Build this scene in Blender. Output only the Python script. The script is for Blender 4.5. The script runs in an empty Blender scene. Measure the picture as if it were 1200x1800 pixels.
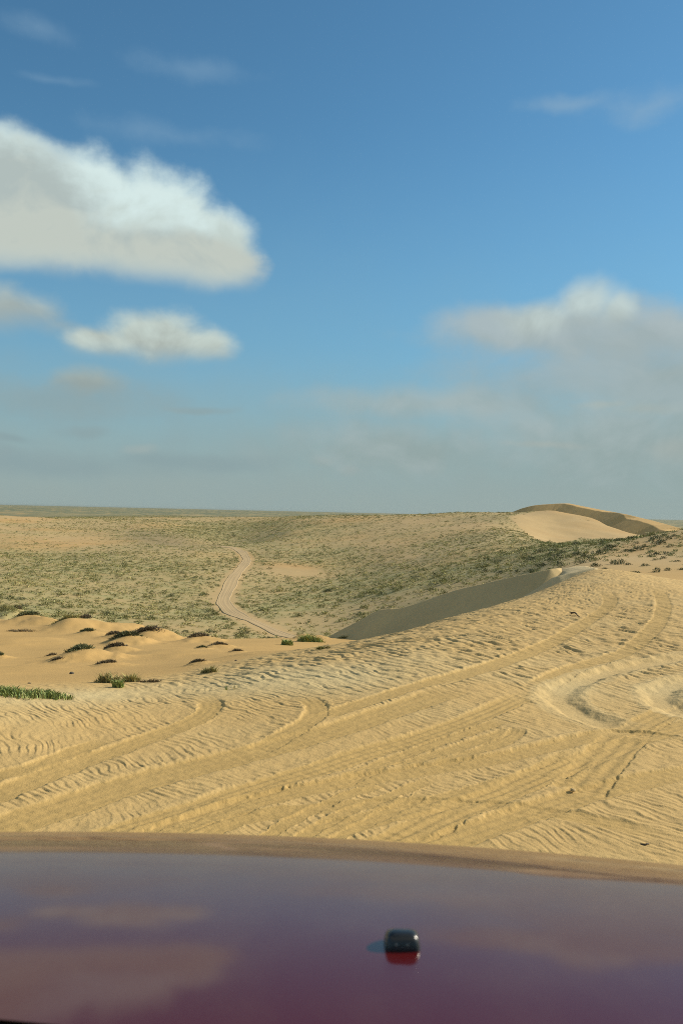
import bpy, bmesh, math, random
import numpy as np
from mathutils import Matrix, Vector, Euler

R = math.radians
random.seed(7)
rng = np.random.default_rng(7)
scene = bpy.context.scene
COL = scene.collection

# ------------------------------------------------------------------ camera
ZC = 1.70                       # eye height of a passenger in a tall off-roader
FPX = 1498.0                    # focal length in pixels of the 1200 x 1800 photograph
ROLL = R(1.29)
cam_d = bpy.data.cameras.new('camera')
cam_d.sensor_fit = 'VERTICAL'
cam_d.sensor_height = 36.0
cam_d.lens = 36.0 * FPX / 1800.0
cam_d.clip_start = 0.02
cam_d.clip_end = 90000.0
cam_d.dof.use_dof = True
cam_d.dof.focus_distance = 45.0
cam_d.dof.aperture_fstop = cam_d.lens / 3.6
cam = bpy.data.objects.new('camera', cam_d)
COL.objects.link(cam)
cam.matrix_world = Matrix.Translation((0, 0, ZC)) @ Matrix.Rotation(R(90), 4, 'X') @ Matrix.Rotation(ROLL, 4, 'Z')
scene.camera = cam

# ------------------------------------------------------------------ sun, sky, exposure
SUN_EL, SUN_AZ = R(28.5), R(68.0)          # azimuth measured from +Y (view direction) to the right
sun_dir = Vector((math.sin(SUN_AZ) * math.cos(SUN_EL), math.cos(SUN_AZ) * math.cos(SUN_EL), math.sin(SUN_EL)))
sl = bpy.data.lights.new('sun', 'SUN')
sl.energy = 4.3
sl.angle = R(0.53)
sl.color = (1.0, 0.90, 0.74)
sun = bpy.data.objects.new('sun', sl)
COL.objects.link(sun)
sun.rotation_euler = sun_dir.to_track_quat('Z', 'Y').to_euler()
sun.location = (30, 10, 40)

scene.view_settings.view_transform = 'Standard'
scene.view_settings.look = 'None'
scene.view_settings.gamma = 1.0
scene.view_settings.exposure = 0.55
scene.view_settings.use_curve_mapping = False
scene.cycles.use_denoising = False        # fine grain, as in the phone picture
scene.cycles.filter_width = 0.95
scene.cycles.max_bounces = 6
scene.cycles.volume_bounces = 1

def pix(px, py):
    """direction of a photograph pixel: azimuth and slope (rise per metre of ground distance)"""
    cx = (px - 600.0) / FPX
    cy = (900.0 - py) / FPX
    x = math.cos(ROLL) * cx - math.sin(ROLL) * cy
    z = math.sin(ROLL) * cx + math.cos(ROLL) * cy
    return math.atan2(x, 1.0), z / math.hypot(x, 1.0)

# ---- world: Nishita sky with cumulus laid over it by direction
W = bpy.data.worlds.new('World')
scene.world = W
W.use_nodes = True
wt = W.node_tree
wt.nodes.clear()

class NT:
    def __init__(s, tree): s.t = tree
    def n(s, typ, **kw):
        nd = s.t.nodes.new(typ)
        for k, v in kw.items(): setattr(nd, k, v)
        return nd
    def link(s, a, b): s.t.links.new(a, b)
    def put(s, sock, v):
        if isinstance(v, bpy.types.NodeSocket): s.t.links.new(v, sock)
        elif v is not None: sock.default_value = v
    def m(s, op, a, b=None, c=None, clamp=False):
        nd = s.n('ShaderNodeMath', operation=op, use_clamp=clamp)
        s.put(nd.inputs[0], a)
        if b is not None: s.put(nd.inputs[1], b)
        if c is not None: s.put(nd.inputs[2], c)
        return nd.outputs[0]
    def v(s, op, a, b=None):
        nd = s.n('ShaderNodeVectorMath', operation=op)
        s.put(nd.inputs[0], a)
        if b is not None: s.put(nd.inputs[1], b)
        return nd.outputs['Value'] if op in ('LENGTH', 'DOT_PRODUCT', 'DISTANCE') else nd.outputs[0]
    def ss(s, x, lo, hi):
        nd = s.n('ShaderNodeMapRange', interpolation_type='SMOOTHSTEP')
        s.put(nd.inputs['Value'], x)
        s.put(nd.inputs['From Min'], lo); s.put(nd.inputs['From Max'], hi)
        return nd.outputs[0]
    def mixc(s, f, a, b):
        nd = s.n('ShaderNodeMix', data_type='RGBA')
        s.put(nd.inputs[0], f); s.put(nd.inputs[6], a); s.put(nd.inputs[7], b)
        return nd.outputs[2]
    def noise(s, vec, scale, detail=5.0, rough=0.55, dist=0.0):
        nd = s.n('ShaderNodeTexNoise')
        s.put(nd.inputs['Vector'], vec)
        nd.inputs['Scale'].default_value = scale
        nd.inputs['Detail'].default_value = detail
        nd.inputs['Roughness'].default_value = rough
        nd.inputs['Distortion'].default_value = dist
        return nd

def build_world():
    w = NT(wt)
    tc = w.n('ShaderNodeTexCoord').outputs['Generated']
    sep = w.n('ShaderNodeSeparateXYZ'); w.link(tc, sep.inputs[0])
    az = w.m('ARCTAN2', sep.outputs[0], sep.outputs[1])
    el = w.m('ARCSINE', sep.outputs[2])
    cmb = w.n('ShaderNodeCombineXYZ'); w.link(az, cmb.inputs[0]); w.link(el, cmb.inputs[1])
    p = cmb.outputs[0]
    # slow swirl so that no outline is an ellipse
    wn = w.noise(p, 9.0, 3.0, 0.5)
    warp = w.v('MULTIPLY', w.v('SUBTRACT', wn.outputs['Color'], (0.5, 0.5, 0.5)), (0.055, 0.03, 0.0))
    pw = w.v('ADD', p, warp)
    fine = w.noise(w.v('MULTIPLY', p, (1.0, 1.25, 1.0)), 22.0, 7.0, 0.6).outputs['Fac']
    billow = w.noise(w.v('MULTIPLY', p, (1.0, 1.2, 1.0)), 11.0, 5.0, 0.52, 0.4).outputs['Fac']
    lit = w.noise(w.v('ADD', w.v('MULTIPLY', p, (1.0, 1.2, 1.0)), (-0.010, -0.018, 0.0)), 11.0, 5.0, 0.52, 0.4).outputs['Fac']
    relief = w.m('MULTIPLY', w.m('SUBTRACT', billow, lit), 6.0)
    sky = w.n('ShaderNodeTexSky', sky_type='NISHITA', sun_disc=False)
    sky.sun_elevation = SUN_EL
    sky.sun_rotation = SUN_AZ
    sky.altitude = 100.0
    sky.air_density = SKY['air']; sky.dust_density = SKY['dust']; sky.ozone_density = SKY['ozone']
    bg = w.n('ShaderNodeBackground'); bg.inputs[1].default_value = SKY['strength']
    tn = w.n('ShaderNodeMix', data_type='RGBA', blend_type='MULTIPLY'); tn.inputs[0].default_value = 1.0
    w.link(sky.outputs[0], tn.inputs[6]); tn.inputs[7].default_value = (*SKY['tint'], 1)
    w.link(tn.outputs[2], bg.inputs[0])
    cur = bg.outputs[0]

    def ell(e):
        cx, cy, rx, ry = e[:4]
        if len(e) == 5:                # given in degrees of azimuth and elevation
            c0 = (R(cx), R(cy), 0.0); sc = (1 / R(rx), 1 / R(ry), 0.0)
        else:
            a, s = pix(cx, cy)
            c0 = (a, math.atan(s), 0.0); sc = (FPX / rx, FPX / ry, 0.0)
        q = w.v('MULTIPLY', w.v('SUBTRACT', pw, c0), sc)
        return w.m('SUBTRACT', 1.0, w.v('LENGTH', q))

    def layer(cur, ells, lo, hi, nz, col_lit, col_dark, y_bot, y_top, base=None, alpha=1.0, rel=1.0, soft=None):
        d = None
        for e in ells:
            v = ell(e)
            d = v if d is None else w.m('SMOOTH_MAX', d, v, 0.25)
        d = w.m('ADD', d, w.m('MULTIPLY', w.m('SUBTRACT', fine, 0.5), nz))
        d = w.m('ADD', d, w.m('MULTIPLY', w.m('SUBTRACT', billow, 0.5), nz))
        a = w.ss(d, lo, hi)
        if base is not None:          # flat, softly dissolving underside
            yb = math.atan(pix(300, base)[1]); dy = (soft or 40) / FPX
            elw = w.m('ADD', el, w.m('MULTIPLY', w.m('SUBTRACT', billow, 0.5), 0.03))
            a = w.m('MULTIPLY', a, w.ss(elw, yb - dy * 0.5, yb + dy * 0.5))
        a = w.m('MULTIPLY', a, alpha)
        yb, yt = math.atan(pix(300, y_bot)[1]), math.atan(pix(300, y_top)[1])
        t = w.m('ADD', w.ss(el, yb, yt), w.m('MULTIPLY', relief, rel), clamp=True)
        b = w.n('ShaderNodeBackground'); b.inputs[1].default_value = 1.0
        w.link(w.mixc(t, (*col_dark, 1), (*col_lit, 1)), b.inputs[0])
        mx = w.n('ShaderNodeMixShader')
        w.link(a, mx.inputs[0]); w.link(cur, mx.inputs[1]); w.link(b.outputs[0], mx.inputs[2])
        return mx.outputs[0]

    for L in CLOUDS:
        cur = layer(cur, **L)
    out = w.n('ShaderNodeOutputWorld')
    w.link(cur, out.inputs[0])

SKY = dict(air=1.0, dust=0.2, ozone=2.0, strength=0.085, tint=(.535, .88, .935))
K = 1.0 / (2 ** 0.55)           # cloud radiance is given as it leaves the camera at this exposure
def c(r, g, b): return (r * K, g * K, b * K)
CLOUDS = [
    # pale veil thickening to grey over the horizon
    dict(ells=[(600, 905, 9000, 640)], lo=-0.05, hi=1.10, nz=0.12, col_lit=c(.195, .385, .52), col_dark=c(.27, .405, .445), y_bot=800, y_top=560, alpha=0.92, rel=0.05),
    dict(ells=[(600, 905, 9000, 260)], lo=-0.15, hi=0.95, nz=0.25, col_lit=c(.28, .385, .40), col_dark=c(.315, .39, .375), y_bot=900, y_top=720, alpha=0.90, rel=0.12),
    dict(ells=[(1120, 770, 480, 130), (700, 790, 300, 66), (780, 712, 340, 44), (1180, 690, 320, 90)], lo=-0.1, hi=0.9, nz=0.5, col_lit=c(.39, .465, .46), col_dark=c(.30, .38, .37), y_bot=860, y_top=640, alpha=0.82, rel=0.5),
    dict(ells=[(1060, 715, 60, 9), (1140, 722, 70, 13), (1180, 660, 60, 18), (1190, 790, 50, 22), (950, 780, 90, 8)], lo=-0.2, hi=1.0, nz=0.7, col_lit=c(.43, .49, .45), col_dark=c(.36, .42, .40), y_bot=800, y_top=640, alpha=0.7, rel=0.5),
    dict(ells=[(100, 700, 230, 46), (40, 810, 380, 30), (330, 812, 220, 22), (350, 722, 90, 9), (140, 755, 60, 14), (20, 768, 40, 10)], lo=-0.1, hi=0.9, nz=0.6, col_lit=c(.29, .375, .38), col_dark=c(.25, .345, .365), y_bot=850, y_top=650, alpha=0.6, rel=0.4),
    dict(ells=[(560, 808, 24, 12), (610, 825, 26, 12), (250, 790, 36, 12)], lo=-0.2, hi=1.0, nz=0.8, col_lit=c(.36, .43, .42), col_dark=c(.31, .38, .37), y_bot=840, y_top=780, alpha=0.6, rel=0.8),
    # high wisps
    dict(ells=[(340, 118, 130, 20), (85, 135, 90, 11), (290, 232, 190, 24), (60, 45, 80, 20)], lo=-0.1, hi=1.3, nz=1.2, col_lit=c(.30, .45, .58), col_dark=c(.30, .45, .58), y_bot=300, y_top=100, alpha=0.26, rel=0.2),
    dict(ells=[(1130, 185, 120, 30), (990, 178, 90, 18)], lo=-0.1, hi=1.2, nz=1.1, col_lit=c(.34, .47, .56), col_dark=c(.34, .47, .56), y_bot=300, y_top=100, alpha=0.4, rel=0.2),
    # small cumulus
    dict(ells=[(30, 558, 110, 62), (100, 583, 70, 30), (-60, 565, 100, 60)], lo=-0.05, hi=0.65, nz=0.55, col_lit=c(.45, .52, .49), col_dark=c(.37, .43, .41), y_bot=600, y_top=515, base=588, soft=52, alpha=0.92, rel=0.7),
    dict(ells=[(285, 598, 122, 64), (190, 606, 82, 36), (350, 610, 70, 44)], lo=-0.02, hi=0.62, nz=0.55, col_lit=c(.56, .645, .59), col_dark=c(.43, .48, .435), y_bot=645, y_top=560, base=630, soft=52, alpha=0.96, rel=0.8),
    dict(ells=[(150, 672, 84, 30)], lo=-0.05, hi=0.95, nz=0.6, col_lit=c(.40, .45, .40), col_dark=c(.32, .37, .345), y_bot=700, y_top=645, alpha=0.8, rel=0.6),
    dict(ells=[(1120, 655, 420, 80), (1250, 640, 300, 110)], lo=-0.1, hi=0.9, nz=0.5, col_lit=c(.36, .445, .46), col_dark=c(.31, .40, .41), y_bot=720, y_top=590, alpha=0.75, rel=0.5),
    # grey bank on the right with a brighter tower
    dict(ells=[(990, 582, 300, 58), (1190, 590, 190, 64), (880, 572, 150, 50), (1120, 600, 200, 60)], lo=-0.05, hi=0.75, nz=0.42, col_lit=c(.42, .49, .495), col_dark=c(.365, .435, .435), y_bot=620, y_top=530, base=630, soft=90, alpha=0.9, rel=0.6),
    dict(ells=[(1030, 532, 76, 54), (950, 556, 90, 44), (1080, 548, 46, 42)], lo=0.0, hi=0.85, nz=0.4, col_lit=c(.54, .64, .62), col_dark=c(.39, .455, .44), y_bot=600, y_top=505, alpha=0.92, rel=0.5),
    # the big cumulus on the left: sunlit tops behind, shaded belly in front
    dict(ells=[(10, 350, 150, 130), (-80, 350, 200, 140), (150, 375, 120, 115), (280, 405, 145, 125), (370, 435, 105, 84)], lo=0.0, hi=0.42, nz=0.38, col_lit=c(.68, .82, .80), col_dark=c(.55, .64, .60), y_bot=470, y_top=330, base=480, soft=56, alpha=0.98, rel=0.55),
    dict(ells=[(20, 400, 190, 150), (-90, 390, 200, 160), (240, 462, 150, 84), (345, 462, 120, 64), (400, 470, 90, 52)], lo=0.03, hi=0.44, nz=0.42, col_lit=c(.42, .49, .475), col_dark=c(.53, .58, .525), y_bot=455, y_top=330, base=480, soft=66, alpha=0.94, rel=0.95),
    # unseen clouds added around the rest of the sky, to whiten the ambient light
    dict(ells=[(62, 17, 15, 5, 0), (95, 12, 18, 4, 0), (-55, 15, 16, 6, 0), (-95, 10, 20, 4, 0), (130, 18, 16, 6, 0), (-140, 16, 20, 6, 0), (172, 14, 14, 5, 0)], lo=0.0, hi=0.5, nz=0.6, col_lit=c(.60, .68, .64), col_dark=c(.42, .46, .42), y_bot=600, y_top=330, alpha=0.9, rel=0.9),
    dict(ells=[(150, 50, 70, 30, 0), (-120, 55, 65, 28, 0), (-178, 45, 40, 26, 0), (20, 76, 60, 16, 0)], lo=0.0, hi=0.6, nz=1.1, col_lit=c(.72, .72, .64), col_dark=c(.50, .50, .44), y_bot=500, y_top=-800, alpha=0.75, rel=0.6),  # high veil overhead and behind the camera, added for warm-grey ambient light
]
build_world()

# ------------------------------------------------------------------ helpers
def tag(o, label=None, cat=None, group=None, kind=None):
    if label: o['label'] = label
    if cat: o['category'] = cat
    if group: o['group'] = group
    if kind: o['kind'] = kind
    return o

def link_mesh(name, me, mat=None, parent=None, smooth=True):
    o = bpy.data.objects.new(name, me)
    COL.objects.link(o)
    if mat: me.materials.append(mat)
    if parent: o.parent = parent
    if smooth: me.shade_smooth()
    return o

def mesh_np(name, V, F, colors=None):
    """mesh from a vertex array and an array of quads or triangles"""
    me = bpy.data.meshes.new(name)
    V = np.ascontiguousarray(V, np.float32); F = np.ascontiguousarray(F, np.int32)
    k = F.shape[1]
    me.vertices.add(len(V)); me.vertices.foreach_set('co', V.ravel())
    me.loops.add(F.size); me.loops.foreach_set('vertex_index', F.ravel())
    me.polygons.add(len(F)); me.polygons.foreach_set('loop_start', np.arange(0, F.size, k, dtype=np.int32))
    me.update(calc_edges=True)
    if colors is not None:
        a = me.attributes.new('tint', 'FLOAT_COLOR', 'POINT')
        cc = np.ones((len(V), 4), np.float32); cc[:, :3] = colors
        a.data.foreach_set('color', cc.ravel())
    return me

def empty(name, loc=(0, 0, 0), rz=0.0):
    o = bpy.data.objects.new(name, None)
    COL.objects.link(o); o.location = loc; o.rotation_euler = (0, 0, rz)
    o.empty_display_size = 0.2
    return o

def hash2(ix, iy, seed):
    h = (ix.astype(np.int64) * 374761393 + iy.astype(np.int64) * 668265263 + seed * 2147483647) & 0xFFFFFFFF
    h = ((h ^ (h >> 13)) * 1274126177) & 0xFFFFFFFF
    h = ((h ^ (h >> 16)) * 2246822519) & 0xFFFFFFFF
    return ((h ^ (h >> 15)) & 0xFFFFFF).astype(np.float32) / float(0xFFFFFF)

def vnoise(x, y, seed=0):
    """value noise, -1 to 1"""
    fx, fy = np.floor(x), np.floor(y)
    ix, iy = fx.astype(np.int64), fy.astype(np.int64)
    u, v = (x - fx), (y - fy)
    u = u * u * u * (u * (u * 6 - 15) + 10); v = v * v * v * (v * (v * 6 - 15) + 10)
    a = hash2(ix, iy, seed); b = hash2(ix + 1, iy, seed); c_ = hash2(ix, iy + 1, seed); d = hash2(ix + 1, iy + 1, seed)
    return ((a + (b - a) * u) * (1 - v) + (c_ + (d - c_) * u) * v) * 2 - 1

def fbm(x, y, seed=0, octv=4, gain=0.5):
    t = 0.0; a = 1.0; n = 0.0; f = 1.0
    for o in range(octv):
        ca, sa = math.cos(o * 1.3), math.sin(o * 1.3)
        t = t + a * vnoise((x * ca - y * sa) * f + 13.7 * o, (x * sa + y * ca) * f - 7.1 * o, seed + o * 17)
        n += a; a *= gain; f *= 2.03
    return t / n

def sstep(x, lo, hi):
    t = np.clip((x - lo) / (hi - lo), 0, 1)
    return t * t * (3 - 2 * t)

# ------------------------------------------------------------------ terrain: a smooth surface through sighted points
CP = []                                   # theta, ln d, z
def sight(px, py, d): 
    th, s = pix(px, py); CP.append((th, math.log(d), ZC + s * d))
def level(px, d, z):
    th, _ = pix(px, 900); CP.append((th, math.log(d), z))
for px in (-120, 150, 420, 700, 1000, 1320):
    for d in (0.8, 2.2, 4.0, 5.8): level(px, d, 0.0)
    level(px, 1600, -15.0); level(px, 4500, -14.0); level(px, 14000, -9.0); level(px, 42000, -12.0)
for row in [
    # far left
    (-110, [(1232, 7.6), (1192, 11.5), (1157, 19), (1120, 30), (1085, 44), (1118, 75), (1112, 105), (1080, 140), (1030, 200), (985, 290), (950, 400), (925, 520), (905, 620), (913, 780), (909, 1050)]),
    (0, [(1226, 7.8), (1192, 11.8), (1157, 20), (1122, 31), (1089, 44), (1120, 75), (1113, 105), (1082, 140), (1030, 200), (985, 290), (950, 400), (925, 520), (907, 620), (915, 780), (910, 1050)]),
    (150, [(1214, 8.4), (1182, 13), (1152, 20), (1125, 29), (1103, 38), (1130, 70), (1122, 105), (1095, 135), (1045, 190), (990, 280), (955, 390), (930, 520), (912, 650), (911, 800), (908, 1100)]),
    (300, [(1196, 9.4), (1162, 16), (1138, 24), (1118, 33), (1140, 60), (1130, 100), (1108, 130), (1065, 175), (1010, 240), (972, 320), (951, 410), (931, 560), (911, 740), (910, 900), (906, 1200)]),
    (420, [(1173, 10.0), (1148, 18), (1132, 25), (1122, 33), (1150, 60), (1133, 95), (1112, 125), (1075, 165), (1035, 210), (1000, 265), (975, 330), (960, 375), (958, 470), (930, 600), (909, 780), (910, 1000)]),
    (505, [(1150, 11.2), (1133, 25), (1121, 33), (1150, 62), (1133, 98), (1115, 122), (1080, 158), (1040, 205), (1000, 265), (965, 350), (935, 480), (911, 640), (912, 900)]),
    (600, [(1133, 11.8), (1148, 18), (1121, 33), (1145, 62), (1125, 100), (1106, 122), (1070, 160), (1030, 210), (985, 290), (950, 380), (920, 500), (906, 590), (916, 800), (912, 1200)]),
    (700, [(1112, 13.6), (1142, 22), (1122, 36), (1120, 62), (1095, 105), (1072, 130), (1035, 170), (995, 235), (960, 310), (928, 410), (906, 530), (920, 780)]),
    (800, [(1083, 15.5), (1115, 24), (1106, 38), (1102, 62), (1070, 100), (1045, 130), (1010, 170), (980, 220), (950, 290), (920, 400), (904, 480), (916, 700)]),
    (900, [(1100, 12.8), (1057, 17.5), (1086, 27), (1080, 42), (1068, 65), (1035, 105), (1006, 140), (970, 200), (935, 300), (907, 410), (903, 450), (920, 700)]),
    (970, [(1031, 20.5), (1056, 30), (1048, 48), (1030, 70), (1008, 98), (985, 125), (958, 190), (952, 330), (914, 418), (898, 450), (908, 540), (925, 750)]),
    (1040, [(1075, 15), (1003, 25.0), (1026, 34), (1020, 50), (1012, 75), (990, 98), (968, 132), (956, 165), (962, 230), (943, 370), (912, 432), (906, 465), (914, 560), (928, 760)]),
    (1110, [(1008, 25.5), (1030, 36), (1022, 55), (1000, 85), (972, 115), (950, 145), (955, 200), (950, 300), (940, 400), (929, 455), (930, 560), (932, 760)]),
    (1200, [(1085, 14.5), (1022, 24), (1045, 36), (1032, 52), (1008, 75), (982, 98), (955, 125), (937, 142), (955, 200), (950, 400), (945, 560), (938, 780)]),
    (1310, [(1034, 23.5), (1055, 36), (1040, 52), (1010, 75), (980, 98), (950, 125), (930, 142), (955, 200), (950, 400), (945, 560), (938, 780)]),
]:
    for py, d in row[1]: sight(row[0], py, d)
CP = np.array(CP)
KTH = 3.2
WF = lambda d: d + 9.0
def _tps(r2): return np.where(r2 > 1e-12, r2 * np.log(r2 + 1e-12), 0.0)
_P = np.stack([CP[:, 0] * KTH, CP[:, 1]], 1)
_w = CP[:, 2] / WF(np.exp(CP[:, 1]))
_n = len(_P)
_A = np.zeros((_n + 3, _n + 3))
_A[:_n, :_n] = _tps(((_P[:, None] - _P[None]) ** 2).sum(-1)) + np.eye(_n) * 2e-4
_A[:_n, _n] = 1; _A[:_n, _n + 1:] = _P; _A[_n, :_n] = 1; _A[_n + 1:, :_n] = _P.T
_COEF = np.linalg.solve(_A, np.concatenate([_w, np.zeros(3)]))

def rbf(th, d):
    q0 = th * KTH; q1 = np.log(np.maximum(d, 0.5))
    r = np.empty(q0.shape)
    for i in range(0, q0.size, 60000):
        a = q0[i:i + 60000]; b = q1[i:i + 60000]
        r2 = (a[:, None] - _P[None, :, 0]) ** 2 + (b[:, None] - _P[None, :, 1]) ** 2
        r[i:i + 60000] = _tps(r2) @ _COEF[:_n] + _COEF[_n] + _COEF[_n + 1] * a + _COEF[_n + 2] * b
    return r * WF(d)

TL = 0.47
def base_z(x, y):
    sh = x.shape; x = x.ravel().astype(float); y = y.ravel().astype(float)
    th = np.arctan2(x, y); d = np.hypot(x, y)
    z = rbf(np.clip(th, -TL, TL), d)
    back = np.abs(th) > 0.9
    if back.any():
        t = th[back] % (2 * math.pi)
        w = sstep(t, 0.9, 2 * math.pi - 0.9)
        z[back] = (1 - w) * rbf(np.full(t.shape, TL), d[back]) + w * rbf(np.full(t.shape, -TL), d[back])
    z = z * sstep(d, 3.0, 7.0)
    # rolling hummocks, growing with distance from the car
    a1 = sstep(d, 60, 170) * (1 - 0.75 * sstep(d, 700, 1200))
    z = z + a1 * (0.75 * fbm(x / 34, y / 34, 3, 3) + 0.22 * fbm(x / 9, y / 9, 8, 2))
    z = z + sstep(d, 14, 30) * (1 - sstep(d, 60, 90)) * 0.10 * fbm(x / 4.5, y / 4.5, 21, 3)
    z = z + sstep(d, 1200, 2600) * 4.0 * fbm(x / 900, y / 900, 31, 3)
    return z.reshape(sh)

_MD = np.exp(np.linspace(math.log(3.0), math.log(1500), 900))
def ground_at(px, py, dmin=3.0):
    """first point of the terrain met by the sight line of a photograph pixel"""
    th, s = pix(px, py)
    d = _MD[_MD >= dmin]
    z = base_z(np.sin(th) * d, np.cos(th) * d)
    e = z - (ZC + s * d)
    k = np.argmax(e >= 0) if (e >= 0).any() else len(d) - 1
    if k > 0:
        t = e[k - 1] / (e[k - 1] - e[k] + 1e-9); dd = d[k - 1] + (d[k] - d[k - 1]) * min(max(t, 0), 1)
    else: dd = d[k]
    return math.sin(th) * dd, math.cos(th) * dd, dd

# sand mounds gathered round the shrubs of the hollow: px, py of the foot, width and height of the bush in photograph pixels
HUMMOCKS = [
    # px, py, bush w, bush h, mound w, mound h, label
    (151, 1161, 50, 15, 110, 26, 'largest dark brown shrub crowning a sand mound in the middle of the orange hollow'),
    (196, 1172, 32, 7, 70, 9, 'flat dark shrub on low sand just right of the largest mound shrub'),
    (209, 1147, 34, 10, 66, 14, 'dark dome shaped shrub between the largest mound shrub and the dark pair behind'),
    (229, 1132, 46, 15, 84, 20, 'broad dark brown shrub capping the bright mound left of the twin mound'),
    (263, 1123, 46, 13, 80, 18, 'dark straggling shrub on the rearmost right mound of the hummock cluster'),
    (205, 1121, 26, 7, 54, 9, 'thin dark shrub on a low mound behind the hummock cluster'),
    (160, 1117, 26, 7, 60, 11, 'thin dark shrub trailing down the left of a small pale mound'),
    (355, 1129, 38, 11, 80, 14, 'dark arched shrub on the mound nearest the track foot'),
    (388, 1139, 28, 6, 56, 8, 'low dark shrub down right of the arched mound shrub'),
    (358, 1144, 16, 4, 30, 4, 'tiny dark tuft below the arched mound shrub'),
    (419, 1147, 18, 3, 36, 4, 'tiny flat dark tuft furthest right on the open orange sand'),
    (350, 1168, 28, 6, 50, 8, 'greyish low shrub standing alone on orange sand by the pale ripple edge'),
    (3, 1157, 16, 7, 34, 8, 'dark shrub cut by the left picture border on the orange sand'),
    (96, 1155, 16, 4, 40, 5, 'small dark tuft up left of the largest mound shrub'),
    (104, 1166, 16, 3, 36, 4, 'smallest dark tuft just left of the largest mound shrub'),
    (58, 1097, 36, 11, 80, 20, 'dark shrub running down the second mound of the hollow rim'),
    (4, 1086, 20, 8, 44, 14, 'dark shrub topping the leftmost mound of the hollow rim'),
    (37, 1087, 14, 8, 50, 15, 'small dark shrub behind two pale humps of the hollow rim'),
    (137, 1103, 26, 10, 60, 15, 'dark shrub slanting down the smooth mound at the middle of the rim'),
    (157, 1100, 26, 9, 66, 18, 'dark brown shrub behind the pale round mound of the rim'),
]
MOUNDS = []                               # x, y, sx, sy, h
for i, (px, py, bw, bh, mw, mh, lb) in enumerate(HUMMOCKS):
    x, y, d = ground_at(px, py, 9.0)
    MOUNDS.append((x, y, 0.32 * mw / FPX * d, 0.32 * mw / FPX * d * 1.4, mh / FPX * d * 0.8))
for px, py, mw, mh in [(18, 1090, 60, 12), (82, 1100, 60, 12), (125, 1106, 90, 14), (185, 1108, 120, 12), (235, 1112, 70, 12), (290, 1122, 60, 9), (535, 1124, 46, 10), (560, 1122, 40, 6), (615, 1120, 60, 6), (330, 1120, 60, 6), (30, 1130, 160, 9), (60, 1178, 200, 8), (300, 1150, 180, 8), (450, 1150, 120, 5)]:
    x, y, d = ground_at(px, py, 9.0)
    MOUNDS.append((x, y, 0.32 * mw / FPX * d, 0.32 * mw / FPX * d * 1.5, mh / FPX * d))

def terrain_z(x, y):
    z = base_z(x, y)
    for (mx, my, sx, sy, h) in MOUNDS:
        m = (np.abs(x - mx) < 4 * sx) & (np.abs(y - my) < 4 * sy)
        if m.any():
            dx = (x[m] - mx) / sx; dy = (y[m] - my) / sy
            r = np.sqrt(dx * dx + dy * dy) * (1 + 0.25 * fbm(dx * 1.2 + mx, dy * 1.2 + my, 5, 2))
            z[m] += h * np.exp(-0.5 * r ** 2.2)
    return z

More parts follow.
